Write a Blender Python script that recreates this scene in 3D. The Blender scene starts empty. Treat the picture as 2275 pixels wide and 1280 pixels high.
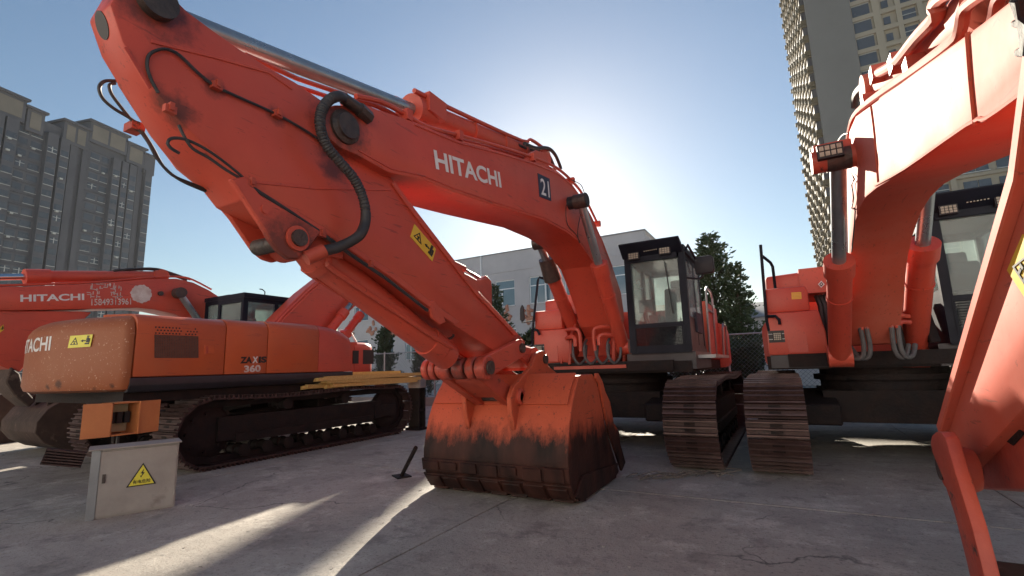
import bpy, bmesh, math, random
from mathutils import Vector, Matrix, noise
random.seed(11)
S = bpy.context.scene
COL = S.collection
R = math.radians

# ------------------------------------------------------------------ camera
cam_d = bpy.data.cameras.new('camera'); cam = bpy.data.objects.new('camera', cam_d); COL.objects.link(cam)
cam_d.sensor_width = 36.0; cam_d.lens = 16.869; cam_d.clip_start = 0.05; cam_d.clip_end = 3000
_b = ((0.871701,0.489057,-0.030989),(0.106615,-0.127549,0.986085),(0.478300,-0.862875,-0.163326))
_m = Matrix(((_b[0][0], _b[1][0], _b[2][0], 0), (_b[0][1], _b[1][1], _b[2][1], 0), (_b[0][2], _b[1][2], _b[2][2], 1.280), (0, 0, 0, 1)))
cam.matrix_world = _m
S.camera = cam
# ------------------------------------------------------------------ sky and sun
SUN_AZ = -22.4      # degrees from +Y towards +X
SUN_EL = 21.6
w = bpy.data.worlds.new('World'); S.world = w; w.use_nodes = True
nt = w.node_tree; nt.nodes.clear()
sky = nt.nodes.new('ShaderNodeTexSky'); sky.sky_type = 'NISHITA'; sky.sun_disc = False
sky.sun_elevation = R(SUN_EL); sky.sun_rotation = R(SUN_AZ)
sky.air_density = 1.3; sky.dust_density = 0.36; sky.ozone_density = 2.6; sky.altitude = 100
bg = nt.nodes.new('ShaderNodeBackground'); bg.inputs['Strength'].default_value = 0.044
ou = nt.nodes.new('ShaderNodeOutputWorld')
nt.links.new(sky.outputs[0], bg.inputs[0]); nt.links.new(bg.outputs[0], ou.inputs[0])
sd = bpy.data.lights.new('sun', 'SUN'); sd.energy = 5.0; sd.angle = R(0.5); sd.color = (1.0, 0.90, 0.74)
sun = bpy.data.objects.new('sun', sd); COL.objects.link(sun)
_s = Vector((math.sin(R(SUN_AZ)) * math.cos(R(SUN_EL)), math.cos(R(SUN_AZ)) * math.cos(R(SUN_EL)), math.sin(R(SUN_EL))))
sun.rotation_euler = _s.to_track_quat('Z', 'Y').to_euler(); sun.location = _s * 60
S.view_settings.view_transform = 'Standard'; S.view_settings.look = 'None'
S.view_settings.exposure = 1.42; S.view_settings.gamma = 1.0; S.view_settings.use_curve_mapping = False
S.render.engine = 'CYCLES'

# ------------------------------------------------------------------ materials
def mat(name, base, rough=0.5, metal=0.0, var=None, scale=3.0, bump=0.0, bscale=40.0, spots=None, spot_scale=6.0, spot_lo=0.62, spot_hi=0.68,
        coat=0.0, streak=False, spec=0.5, coords='Object', rvar=0.12, stains=None, scratch=None, dust=None):
    m = bpy.data.materials.new(name); m.use_nodes = True
    n = m.node_tree.nodes; l = m.node_tree.links
    p = n['Principled BSDF']; p.inputs['Roughness'].default_value = rough; p.inputs['Metallic'].default_value = metal
    p.inputs['Coat Weight'].default_value = coat; p.inputs['Coat Roughness'].default_value = 0.34
    p.inputs['Specular IOR Level'].default_value = spec
    tc = n.new('ShaderNodeTexCoord'); src = tc.outputs[coords]
    if streak:
        mp = n.new('ShaderNodeMapping'); mp.inputs['Scale'].default_value = streak if isinstance(streak, tuple) else (1, 1, 0.12); l.new(src, mp.inputs[0]); src = mp.outputs[0]
    col = None
    base4 = (*base, 1)
    if var:
        nz = n.new('ShaderNodeTexNoise'); nz.inputs['Scale'].default_value = scale; nz.inputs['Detail'].default_value = 8; nz.inputs['Roughness'].default_value = 0.62
        l.new(src, nz.inputs['Vector'])
        cr = n.new('ShaderNodeValToRGB'); cr.color_ramp.elements[0].position = 0.32; cr.color_ramp.elements[1].position = 0.68
        cr.color_ramp.elements[0].color = (*var, 1); cr.color_ramp.elements[1].color = base4
        l.new(nz.outputs['Fac'], cr.inputs[0]); col = cr.outputs[0]
        mr = n.new('ShaderNodeMapRange'); mr.inputs['To Min'].default_value = min(1, rough + rvar); mr.inputs['To Max'].default_value = max(0.02, rough - rvar)
        l.new(nz.outputs['Fac'], mr.inputs[0]); l.new(mr.outputs[0], p.inputs['Roughness'])
    if spots:
        n2 = n.new('ShaderNodeTexNoise'); n2.inputs['Scale'].default_value = spot_scale; n2.inputs['Detail'].default_value = 10; n2.inputs['Roughness'].default_value = 0.7
        l.new(src, n2.inputs['Vector'])
        c2 = n.new('ShaderNodeValToRGB'); c2.color_ramp.elements[0].position = spot_lo; c2.color_ramp.elements[1].position = spot_hi
        c2.color_ramp.elements[0].color = (0, 0, 0, 1); c2.color_ramp.elements[1].color = (1, 1, 1, 1); l.new(n2.outputs['Fac'], c2.inputs[0])
        mx = n.new('ShaderNodeMix'); mx.data_type = 'RGBA'
        if col: l.new(col, mx.inputs[6])
        else: mx.inputs[6].default_value = base4
        mx.inputs[7].default_value = (*spots, 1); l.new(c2.outputs[0], mx.inputs[0]); col = mx.outputs[2]
    def over(fac, c4):
        nonlocal col
        mx = n.new('ShaderNodeMix'); mx.data_type = 'RGBA'; l.new(fac, mx.inputs[0])
        if col: l.new(col, mx.inputs[6])
        else: mx.inputs[6].default_value = base4
        mx.inputs[7].default_value = (*c4, 1); col = mx.outputs[2]
    def noise_mask(sc, lo, hi, mapscale=None, amount=1.0, det=8, rough_=0.65):
        v = tc.outputs[coords]
        if mapscale: mp2 = n.new('ShaderNodeMapping'); mp2.inputs['Scale'].default_value = mapscale; mp2.inputs['Rotation'].default_value = (0.3, 0.5, 0.4); l.new(v, mp2.inputs[0]); v = mp2.outputs[0]
        z = n.new('ShaderNodeTexNoise'); z.inputs['Scale'].default_value = sc; z.inputs['Detail'].default_value = det; z.inputs['Roughness'].default_value = rough_; l.new(v, z.inputs['Vector'])
        r_ = n.new('ShaderNodeMapRange'); r_.inputs['From Min'].default_value = lo; r_.inputs['From Max'].default_value = hi; r_.inputs['To Max'].default_value = amount; l.new(z.outputs['Fac'], r_.inputs[0]); return r_.outputs[0]
    if dust: over(noise_mask(0.7, 0.42, 0.72, None, 0.55), dust)
    if scratch: over(noise_mask(5, 0.635, 0.66, (0.5, 7, 6), 0.8, 4), scratch); over(noise_mask(26, 0.655, 0.685, None, 0.85, 5), scratch)
    if stains:                                     # grease and dirt smeared round pins, clamps and hose ends
        jn = n.new('ShaderNodeTexNoise'); jn.inputs['Scale'].default_value = 13; jn.inputs['Detail'].default_value = 12; jn.inputs['Roughness'].default_value = 0.72; l.new(tc.outputs[coords], jn.inputs['Vector'])
        tot = None
        for (sx, sy, sz, sr) in stains:
            dn = n.new('ShaderNodeVectorMath'); dn.operation = 'DISTANCE'; l.new(tc.outputs[coords], dn.inputs[0]); dn.inputs[1].default_value = (sx, sy, sz)
            ad = n.new('ShaderNodeMath'); ad.operation = 'MULTIPLY_ADD'; ad.inputs[1].default_value = sr * 1.5; l.new(jn.outputs['Fac'], ad.inputs[0]); l.new(dn.outputs['Value'], ad.inputs[2])
            mr2 = n.new('ShaderNodeMapRange'); mr2.inputs['From Min'].default_value = sr * 1.62; mr2.inputs['From Max'].default_value = sr * 1.12; mr2.inputs['To Max'].default_value = 0.74; l.new(ad.outputs[0], mr2.inputs[0])
            if tot is None: tot = mr2.outputs[0]
            else: mxx = n.new('ShaderNodeMath'); mxx.operation = 'MAXIMUM'; l.new(tot, mxx.inputs[0]); l.new(mr2.outputs[0], mxx.inputs[1]); tot = mxx.outputs[0]
        over(tot, (0.03, 0.016, 0.014))
    if col: l.new(col, p.inputs['Base Color'])
    else: p.inputs['Base Color'].default_value = base4
    if bump:
        nb = n.new('ShaderNodeTexNoise'); nb.inputs['Scale'].default_value = bscale; nb.inputs['Detail'].default_value = 6; l.new(src, nb.inputs['Vector'])
        bp = n.new('ShaderNodeBump'); bp.inputs['Strength'].default_value = bump; bp.inputs['Distance'].default_value = 0.02; l.new(nb.outputs['Fac'], bp.inputs['Height']); l.new(bp.outputs[0], p.inputs['Normal'])
    return m

RED = (0.62, 0.082, 0.044)
M = {}
M['red'] = mat('orange_red_paint', RED, 0.42, var=(0.50, 0.060, 0.036), scale=1.3, bump=0.06, bscale=14, scratch=(0.30, 0.045, 0.03), dust=(0.44, 0.10, 0.06), spots=(0.20, 0.045, 0.03), spot_scale=9, spot_lo=0.70, spot_hi=0.76)
M['red_glossy'] = mat('glossy_red_paint', (0.58, 0.12, 0.075), 0.72, coat=0.0, var=(0.55, 0.075, 0.035), scale=1.6, bump=0.07, bscale=7, scratch=(0.34, 0.08, 0.05), dust=(0.50, 0.17, 0.11), spec=0.3, spots=(0.30, 0.07, 0.05), spot_scale=10, spot_lo=0.70, spot_hi=0.75)
M['red_worn'] = mat('worn_red_paint', (0.52, 0.08, 0.04), 0.5, var=(0.36, 0.055, 0.035), scale=4, bump=0.15, bscale=30, spots=(0.05, 0.03, 0.025), spot_scale=7, spot_lo=0.60, spot_hi=0.66)
M['orange'] = mat('orange_panel_paint', (0.55, 0.105, 0.030), 0.42, var=(0.46, 0.085, 0.028), scale=1.2, bump=0.03, bscale=9, scratch=(0.30, 0.06, 0.035), dust=(0.42, 0.13, 0.055))
M['faded'] = mat('faded_orange_paint', (0.30, 0.088, 0.031), 0.55, spec=0.35, var=(0.28, 0.078, 0.030), scratch=(0.55, 0.30, 0.18), dust=(0.31, 0.115, 0.05), scale=1.6, bump=0.12, bscale=26, spots=(0.62, 0.36, 0.2), spot_scale=5, spot_lo=0.66, spot_hi=0.74)
M['dark'] = mat('dark_grease_steel', (0.012, 0.010, 0.011), 0.7, var=(0.028, 0.018, 0.015), spec=0.2, scale=6, bump=0.3, bscale=35)
M['black'] = mat('black_plastic', (0.016, 0.016, 0.02), 0.5, spec=0.3, var=(0.035, 0.033, 0.036), scale=4)
M['rubber'] = mat('black_rubber_hose', (0.022, 0.022, 0.024), 0.55, var=(0.05, 0.045, 0.045), scale=8)
M['skirt'] = mat('charcoal_skirt_paint', (0.03, 0.027, 0.034), 0.42, var=(0.018, 0.016, 0.02), scale=3)
M['cab'] = mat('cab_dark_paint', (0.013, 0.016, 0.027), 0.45, var=(0.008, 0.010, 0.017), scale=3, bump=0.04, spec=0.15)
M['track'] = mat('rusty_track_steel', (0.085, 0.045, 0.040), 0.55, metal=0.2, var=(0.035, 0.018, 0.015), scale=5, bump=0.35, bscale=45, spots=(0.02, 0.013, 0.012), spot_scale=4, spot_lo=0.56, spot_hi=0.66)
M['track_worn'] = mat('polished_track_steel', (0.15, 0.095, 0.085), 0.42, metal=0.5, var=(0.06, 0.035, 0.03), scale=3)
M['chrome'] = mat('chrome_rod', (0.62, 0.64, 0.66), 0.16, metal=1.0)
M['rod'] = mat('grey_steel_rod', (0.35, 0.40, 0.43), 0.3, metal=0.75, var=(0.28, 0.31, 0.33), scale=6)
M['pin'] = mat('greasy_pin_steel', (0.05, 0.042, 0.04), 0.45, metal=0.4, var=(0.10, 0.075, 0.065), scale=12, bump=0.4, bscale=30)
M['steel'] = mat('galvanised_steel', (0.33, 0.34, 0.35), 0.42, metal=0.5, var=(0.24, 0.25, 0.26), scale=4)
M['white'] = mat('white_letter_paint', (0.78, 0.77, 0.75), 0.5, var=(0.66, 0.62, 0.60), scale=8)
M['scuff'] = mat('worn_white_paint', (0.72, 0.66, 0.62), 0.55, var=(0.52, 0.40, 0.36), scale=9)
M['yellow'] = mat('yellow_sticker', (0.78, 0.50, 0.04), 0.4, var=(0.68, 0.42, 0.03), scale=6)
M['lemon'] = mat('lemon_sticker', (0.76, 0.68, 0.06), 0.4, var=(0.68, 0.60, 0.05), scale=6)
M['ink'] = mat('black_print', (0.018, 0.016, 0.016), 0.45)
M['navy'] = mat('navy_plate', (0.022, 0.026, 0.06), 0.4)
M['lamp'] = mat('lamp_lens', (0.40, 0.37, 0.29), 0.3, var=(0.28, 0.25, 0.18), scale=30)
M['seat'] = mat('grey_seat_fabric', (0.06, 0.065, 0.085), 0.8, var=(0.04, 0.042, 0.055), scale=9)
M['plaster'] = mat('grey_white_plaster', (0.50, 0.49, 0.50), 0.85, var=(0.42, 0.41, 0.425), scale=0.5, bump=0.05, bscale=8)
M['pale_wall'] = mat('pale_grey_wall', (0.68, 0.655, 0.66), 0.9, var=(0.61, 0.585, 0.59), scale=0.3)
M['trim'] = mat('white_window_trim', (0.75, 0.77, 0.78), 0.45)
M['concrete_box'] = mat('dusty_grey_sheet_steel', (0.36, 0.335, 0.30), 0.62, var=(0.27, 0.245, 0.22), scale=2.4, bump=0.12, bscale=18, spots=(0.20, 0.17, 0.15), spot_scale=3, spot_lo=0.60, spot_hi=0.75)
M['box_orange'] = mat('orange_box_paint', (0.58, 0.21, 0.07), 0.5, var=(0.50, 0.17, 0.06), scale=4, bump=0.05)
M['box_in'] = mat('cream_box_lining', (0.50, 0.44, 0.28), 0.6, var=(0.40, 0.34, 0.2), scale=5)
M['wood'] = mat('yellow_timber', (0.68, 0.46, 0.16), 0.6, var=(0.50, 0.30, 0.09), scale=5, bump=0.2, bscale=20, streak=(6, 0.6, 6))
M['bark'] = mat('conifer_bark', (0.10, 0.07, 0.05), 0.9, var=(0.06, 0.045, 0.035), scale=8, bump=0.5)
M['relief'] = mat('terracotta_relief', (0.42, 0.16, 0.10), 0.7, var=(0.52, 0.28, 0.19), scale=3, bump=0.2)
M['tower_grey'] = mat('grey_brown_tower_render', (0.11, 0.11, 0.125), 0.9, var=(0.085, 0.086, 0.10), scale=0.08)
M['tower_dark'] = mat('dark_tower_bay', (0.09, 0.085, 0.09), 0.8, var=(0.07, 0.066, 0.072), scale=0.1)
M['tower_beige'] = mat('beige_tower_panel', (0.36, 0.31, 0.235), 0.85, var=(0.36, 0.31, 0.24), scale=0.2)
M['side_grey'] = mat('grey_gable_render', (0.20, 0.193, 0.183), 0.9, var=(0.175, 0.168, 0.16), scale=0.1)
M['roofgrey'] = mat('grey_roof_sheet', (0.25, 0.25, 0.26), 0.7, var=(0.2, 0.2, 0.21), scale=1)
M['ac'] = mat('grey_aircon_case', (0.17, 0.155, 0.12), 0.8, spec=0.05)
M['bay'] = mat('yellowish_bay_render', (0.19, 0.15, 0.09), 0.85, var=(0.13, 0.105, 0.065), scale=0.3, spec=0.05)
M['grille'] = mat('dirty_grille_steel', (0.16, 0.055, 0.03), 0.6)
M['slab'] = mat('footing_concrete', (0.26, 0.25, 0.24), 0.9, var=(0.2, 0.19, 0.18), scale=1.4, bump=0.2)
M['wire'] = mat('fence_wire', (0.16, 0.18, 0.19), 0.5, metal=0.5)
M['pane_t'] = mat('tower_glass', (0.09, 0.10, 0.12), 0.25, var=(0.05, 0.06, 0.075), scale=0.15, spec=0.5)
M['pane_b'] = mat('reflective_blue_glass', (0.16, 0.23, 0.28), 0.1, var=(0.10, 0.16, 0.2), scale=0.4, spec=0.9)
M['blind'] = mat('pale_window_frame', (0.5, 0.5, 0.48), 0.6)

def leaf_mat(name, a, b):
    m = mat(name, a, 0.75, var=b, scale=1.1)
    p = m.node_tree.nodes['Principled BSDF']; 
    p.inputs['Subsurface Weight'].default_value = 0.0
    return m
M['leaf'] = leaf_mat('conifer_needles', (0.055, 0.085, 0.032), (0.028, 0.05, 0.022))
M['ivy'] = leaf_mat('dark_ivy_leaves', (0.04, 0.07, 0.03), (0.022, 0.042, 0.02))
M['radiator'] = mat('dusty_radiator', (0.13, 0.10, 0.09), 0.8, var=(0.05, 0.04, 0.04), scale=14)
M['crown_beige'] = mat('weathered_beige_panel', (0.23, 0.20, 0.165), 0.9, var=(0.18, 0.16, 0.135), scale=0.2)
M['hose'] = mat('dusty_grey_hose', (0.13, 0.125, 0.125), 0.6, var=(0.07, 0.065, 0.065), scale=9)
M['twig'] = mat('dry_twigs', (0.16, 0.13, 0.11), 0.9, var=(0.10, 0.085, 0.07), scale=5)

def glass(name, tint, fres=1.45, dirt=0.0, dcol=(0.5, 0.5, 0.48)):
    m = bpy.data.materials.new(name); m.use_nodes = True; n = m.node_tree.nodes; l = m.node_tree.links; n.clear()
    o = n.new('ShaderNodeOutputMaterial'); t = n.new('ShaderNodeBsdfTransparent'); t.inputs[0].default_value = (*tint, 1)
    g = n.new('ShaderNodeBsdfGlossy'); g.inputs['Roughness'].default_value = 0.03; f = n.new('ShaderNodeFresnel'); f.inputs['IOR'].default_value = fres
    mx = n.new('ShaderNodeMixShader'); l.new(f.outputs[0], mx.inputs[0]); l.new(t.outputs[0], mx.inputs[1]); l.new(g.outputs[0], mx.inputs[2])
    out = mx.outputs[0]
    if dirt:
        d = n.new('ShaderNodeBsdfDiffuse'); d.inputs[0].default_value = (*dcol, 1)
        tl = n.new('ShaderNodeBsdfTranslucent'); tl.inputs[0].default_value = (*dcol, 1)
        ad = n.new('ShaderNodeMixShader'); ad.inputs[0].default_value = 0.6; l.new(d.outputs[0], ad.inputs[1]); l.new(tl.outputs[0], ad.inputs[2])
        tc = n.new('ShaderNodeTexCoord'); nz = n.new('ShaderNodeTexNoise'); nz.inputs['Scale'].default_value = 2.5; nz.inputs['Detail'].default_value = 6
        l.new(tc.outputs['Object'], nz.inputs['Vector'])
        mr = n.new('ShaderNodeMapRange'); mr.inputs['From Min'].default_value = 0.3; mr.inputs['From Max'].default_value = 0.7; mr.inputs['To Min'].default_value = dirt * 0.4; mr.inputs['To Max'].default_value = dirt
        l.new(nz.outputs['Fac'], mr.inputs[0])
        m2 = n.new('ShaderNodeMixShader'); l.new(mr.outputs[0], m2.inputs[0]); l.new(out, m2.inputs[1]); l.new(ad.outputs[0], m2.inputs[2]); out = m2.outputs[0]
    l.new(out, o.inputs[0]); return m
M['glass'] = glass('cab_glass', (0.92, 0.97, 0.95), dirt=0.34, dcol=(0.60, 0.70, 0.70))
M['glass_dark'] = glass('tinted_cab_glass', (0.45, 0.52, 0.52), dirt=0.12, dcol=(0.3, 0.33, 0.34))

def bucket_mat(name, lo, hi):
    """red paint worn away to dark muddy steel on the lower part of the bucket"""
    m = mat(name, (0.54, 0.10, 0.045), 0.6, spec=0.25, scratch=(0.10, 0.04, 0.03), var=(0.44, 0.085, 0.04), scale=3, bump=0.2, bscale=24, spots=(0.11, 0.05, 0.035), spot_scale=6, spot_lo=0.60, spot_hi=0.68)
    n = m.node_tree.nodes; l = m.node_tree.links; p = n['Principled BSDF']
    tc = n.new('ShaderNodeTexCoord'); sp = n.new('ShaderNodeSeparateXYZ'); l.new(tc.outputs['Object'], sp.inputs[0])
    mp = n.new('ShaderNodeMapping'); mp.inputs['Scale'].default_value = (1, 1, 0.35); l.new(tc.outputs['Object'], mp.inputs[0])
    nz = n.new('ShaderNodeTexNoise'); nz.inputs['Scale'].default_value = 7; nz.inputs['Detail'].default_value = 9; nz.inputs['Roughness'].default_value = 0.75; l.new(mp.outputs[0], nz.inputs['Vector'])
    ma = n.new('ShaderNodeMath'); ma.operation = 'MULTIPLY_ADD'; ma.inputs[1].default_value = 0.62; l.new(nz.outputs['Fac'], ma.inputs[0]); l.new(sp.outputs['Z'], ma.inputs[2])
    mr = n.new('ShaderNodeMapRange'); mr.inputs['From Min'].default_value = lo + 0.31; mr.inputs['From Max'].default_value = hi + 0.31; l.new(ma.outputs[0], mr.inputs[0])
    mx = n.new('ShaderNodeMix'); mx.data_type = 'RGBA'; l.new(mr.outputs[0], mx.inputs[0])
    n3 = n.new('ShaderNodeTexNoise'); n3.inputs['Scale'].default_value = 5; n3.inputs['Detail'].default_value = 8; l.new(mp.outputs[0], n3.inputs['Vector'])
    c3 = n.new('ShaderNodeValToRGB'); c3.color_ramp.elements[0].color = (0.014, 0.006, 0.005, 1); c3.color_ramp.elements[1].color = (0.065, 0.022, 0.015, 1)
    c3.color_ramp.elements[0].position = 0.35; c3.color_ramp.elements[1].position = 0.72; l.new(n3.outputs['Fac'], c3.inputs[0])
    old = p.inputs['Base Color'].links[0].from_socket
    l.new(c3.outputs[0], mx.inputs[6]); l.new(old, mx.inputs[7]); l.new(mx.outputs[2], p.inputs['Base Color'])
    return m
M['bucket'] = bucket_mat('bucket_worn_paint', 0.54, 0.74)
M['bucket_brown'] = mat('brown_muddy_bucket', (0.065, 0.036, 0.026), 0.8, var=(0.03, 0.018, 0.014), scale=3, bump=0.4, bscale=20, spots=(0.17, 0.11, 0.08), spot_scale=4, spot_lo=0.58, spot_hi=0.72)

def ground_mat(name, a, b, dark, light):
    m = bpy.data.materials.new(name); m.use_nodes = True; n = m.node_tree.nodes; l = m.node_tree.links
    p = n['Principled BSDF']; p.inputs['Roughness'].default_value = 0.78
    tc = n.new('ShaderNodeTexCoord'); geo = n.new('ShaderNodeNewGeometry'); v = geo.outputs['Position']
    def nz(s, d=8, r=0.6):
        x = n.new('ShaderNodeTexNoise'); x.inputs['Scale'].default_value = s; x.inputs['Detail'].default_value = d; x.inputs['Roughness'].default_value = r; l.new(v, x.inputs['Vector']); return x.outputs['Fac']
    def ramp(f, p0, c0, p1, c1):
        r = n.new('ShaderNodeValToRGB'); r.color_ramp.elements[0].position = p0; r.color_ramp.elements[1].position = p1; r.color_ramp.elements[0].color = (*c0, 1); r.color_ramp.elements[1].color = (*c1, 1); l.new(f, r.inputs[0]); return r.outputs[0]
    def mix(f, x, y):
        k = n.new('ShaderNodeMix'); k.data_type = 'RGBA'; l.new(f, k.inputs[0]); l.new(x, k.inputs[6])
        if isinstance(y, tuple): k.inputs[7].default_value = (*y, 1)
        else: l.new(y, k.inputs[7])
        return k.outputs[2]
    W = (1, 1, 1); K = (0, 0, 0)
    c = ramp(nz(0.9), 0.3, a, 0.7, b)
    c = mix(ramp(nz(2.3, 10, 0.75), 0.52, K, 0.66, (0.6, 0.6, 0.6)), c, dark)
    c = mix(ramp(nz(0.62, 12, 0.7), 0.56, K, 0.66, (0.35, 0.35, 0.35)), c, (0.085, 0.075, 0.07))
    c = mix(ramp(nz(1.5, 12, 0.78), 0.52, K, 0.64, (0.85, 0.85, 0.85)), c, light)
    c = mix(ramp(nz(13, 6, 0.8), 0.55, K, 0.70, (0.75, 0.75, 0.75)), c, dark)
    c = mix(ramp(nz(42, 4, 0.7), 0.56, K, 0.68, (0.8, 0.8, 0.8)), c, dark)
    c = mix(ramp(nz(70, 3, 0.6), 0.66, K, 0.74, (0.6, 0.6, 0.6)), c, light)
    vo = n.new('ShaderNodeTexVoronoi'); vo.feature = 'DISTANCE_TO_EDGE'; vo.inputs['Scale'].default_value = 0.42
    wp = n.new('ShaderNodeVectorMath'); wp.operation = 'ADD'; nc = n.new('ShaderNodeTexNoise'); nc.inputs['Scale'].default_value = 1.6; nc.inputs['Detail'].default_value = 8; l.new(v, nc.inputs['Vector'])
    l.new(v, wp.inputs[0]); l.new(nc.outputs['Color'], wp.inputs[1]); l.new(wp.outputs[0], vo.inputs['Vector'])
    crack = ramp(vo.outputs['Distance'], 0.0, W, 0.006, K)
    cm = n.new('ShaderNodeMath'); cm.operation = 'MULTIPLY'; l.new(crack, cm.inputs[0]); l.new(ramp(nz(0.5, 3), 0.46, K, 0.56, W), cm.inputs[1])
    c = mix(cm.outputs[0], c, (0.07, 0.065, 0.06))
    l.new(c, p.inputs['Base Color'])
    bp = n.new('ShaderNodeBump'); bp.inputs['Strength'].default_value = 0.6; bp.inputs['Distance'].default_value = 0.015
    ad = n.new('ShaderNodeMath'); ad.operation = 'MULTIPLY_ADD'; ad.inputs[1].default_value = 0.5; l.new(nz(55, 5, 0.7), ad.inputs[0]); l.new(nz(6, 6, 0.6), ad.inputs[2])
    l.new(ad.outputs[0], bp.inputs['Height']); l.new(bp.outputs[0], p.inputs['Normal'])
    return m
M['ground'] = ground_mat('worn_concrete', (0.29, 0.262, 0.225), (0.42, 0.385, 0.335), (0.12, 0.104, 0.094), (0.56, 0.515, 0.45))
M['far_ground'] = ground_mat('dusty_concrete', (0.40, 0.38, 0.35), (0.46, 0.44, 0.41), (0.26, 0.25, 0.23), (0.5, 0.48, 0.45))

# ------------------------------------------------------------------ builders
def link(o, parent=None):
    COL.objects.link(o)
    if parent is not None: o.parent = parent
    return o
def empty(name, loc=(0, 0, 0), rz=0.0, label=None, cat=None, group=None):
    o = bpy.data.objects.new(name, None); o.empty_display_size = 0.3; link(o); o.location = loc; o.rotation_euler = (0, 0, rz)
    tag(o, label, cat, group); return o
def tag(o, label=None, cat=None, group=None, kind=None):
    if label: o['label'] = label
    if cat: o['category'] = cat
    if group: o['group'] = group
    if kind: o['kind'] = kind
    return o

class MB:
    def __init__(s): s.bm = bmesh.new(); s.mi = 0
    def _fin(s, faces, bev=0, seg=1):
        for f in faces: f.material_index = s.mi
        if bev:
            es = set()
            for f in faces:
                for e in f.edges: es.add(e)
            es = [e for e in es if len(e.link_faces) == 2 and e.calc_face_angle(0) > 0.35]
            if es: 
                r = bmesh.ops.bevel(s.bm, geom=es, offset=bev, segments=seg, profile=0.5, affect='EDGES', clamp_overlap=True)
                for f in r['faces']: f.material_index = s.mi
    def quad_strip(s, rings, closed=True, caps=True, bev=0):
        vs = [[s.bm.verts.new(p) for p in r] for r in rings]; fs = []; n = len(rings[0])
        for a, b in zip(vs[:-1], vs[1:]):
            for i in range(n if closed else n - 1):
                j = (i + 1) % n; fs.append(s.bm.faces.new((a[i], a[j], b[j], b[i])))
        if caps:
            fs.append(s.bm.faces.new(vs[0][::-1])); fs.append(s.bm.faces.new(vs[-1]))
        s._fin(fs, bev); return s
    def box(s, x0, x1, y0, y1, z0, z1, bev=0, seg=1, M4=None):
        x0, x1 = min(x0, x1), max(x0, x1); y0, y1 = min(y0, y1), max(y0, y1); z0, z1 = min(z0, z1), max(z0, z1)
        P = [(x0, y0, z0), (x1, y0, z0), (x1, y1, z0), (x0, y1, z0), (x0, y0, z1), (x1, y0, z1), (x1, y1, z1), (x0, y1, z1)]
        if M4 is not None: P = [M4 @ Vector(p) for p in P]
        v = [s.bm.verts.new(p) for p in P]
        fs = [s.bm.faces.new([v[i] for i in q]) for q in ((3, 2, 1, 0), (4, 5, 6, 7), (0, 1, 5, 4), (1, 2, 6, 5), (2, 3, 7, 6), (3, 0, 4, 7))]
        s._fin(fs, bev, seg); return s
    def prism(s, pts, fn, a, b, bev=0, seg=1):
        """polygon pts (u,v) swept between w=a and w=b; fn(u,v,w) gives the point"""
        ar = sum(p[0] * q[1] - q[0] * p[1] for p, q in zip(pts, pts[1:] + pts[:1]))
        A = [s.bm.verts.new(fn(u, v, a)) for u, v in pts]; B = [s.bm.verts.new(fn(u, v, b)) for u, v in pts]; n = len(pts)
        fs = [s.bm.faces.new(A), s.bm.faces.new(B[::-1])]
        for i in range(n):
            j = (i + 1) % n; fs.append(s.bm.faces.new((A[j], A[i], B[i], B[j])))
        bmesh.ops.recalc_face_normals(s.bm, faces=fs)
        s._fin(fs, bev, seg); return s
    def tube(s, pts, r, n=8, smooth_path=0, caps=True):
        P = [Vector(p) for p in pts]
        if smooth_path:
            Q = []
            for i in range(len(P) - 1):
                p0 = P[max(0, i - 1)]; p1 = P[i]; p2 = P[i + 1]; p3 = P[min(len(P) - 1, i + 2)]
                for k in range(smooth_path):
                    t = k / smooth_path
                    Q.append(0.5 * ((2 * p1) + (p2 - p0) * t + (2 * p0 - 5 * p1 + 4 * p2 - p3) * t * t + (3 * p1 - p0 - 3 * p2 + p3) * t ** 3))
            Q.append(P[-1]); P = Q
        rings = []; prev = None
        for i, p in enumerate(P):
            d = (P[min(i + 1, len(P) - 1)] - P[max(i - 1, 0)]).normalized()
            if prev is None: x = d.orthogonal().normalized()
            else: x = (prev - d * prev.dot(d)).normalized()
            prev = x; y = d.cross(x); rr = r(i / (len(P) - 1)) if callable(r) else r
            rings.append([p + (x * math.cos(k * 2 * math.pi / n) + y * math.sin(k * 2 * math.pi / n)) * rr for k in range(n)])
        return s.quad_strip(rings, caps=caps)
    def cyl(s, p0, p1, r0, r1=None, n=20, bev=0):
        r1 = r0 if r1 is None else r1; p0 = Vector(p0); p1 = Vector(p1); d = (p1 - p0).normalized(); x = d.orthogonal().normalized(); y = d.cross(x)
        rings = [[p + (x * math.cos(k * 2 * math.pi / n) + y * math.sin(k * 2 * math.pi / n)) * r for k in range(n)] for p, r in ((p0, r0), (p1, r1))]
        return s.quad_strip(rings, bev=bev)
    def lathe(s, p0, axis, prof, n=20):
        p0 = Vector(p0); d = Vector(axis).normalized(); x = d.orthogonal().normalized(); y = d.cross(x)
        rings = [[p0 + d * h + (x * math.cos(k * 2 * math.pi / n) + y * math.sin(k * 2 * math.pi / n)) * max(r, 1e-4) for k in range(n)] for h, r in prof]
        return s.quad_strip(rings)
    def mesh(s, name, mats):
        bmesh.ops.recalc_face_normals(s.bm, faces=s.bm.faces[:])
        me = bpy.data.meshes.new(name); s.bm.to_mesh(me); s.bm.free()
        for m in (mats if isinstance(mats, (list, tuple)) else [mats]): me.materials.append(m)
        for p in me.polygons: p.use_smooth = True
        me.set_sharp_from_angle(angle=R(32)); return me
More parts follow.
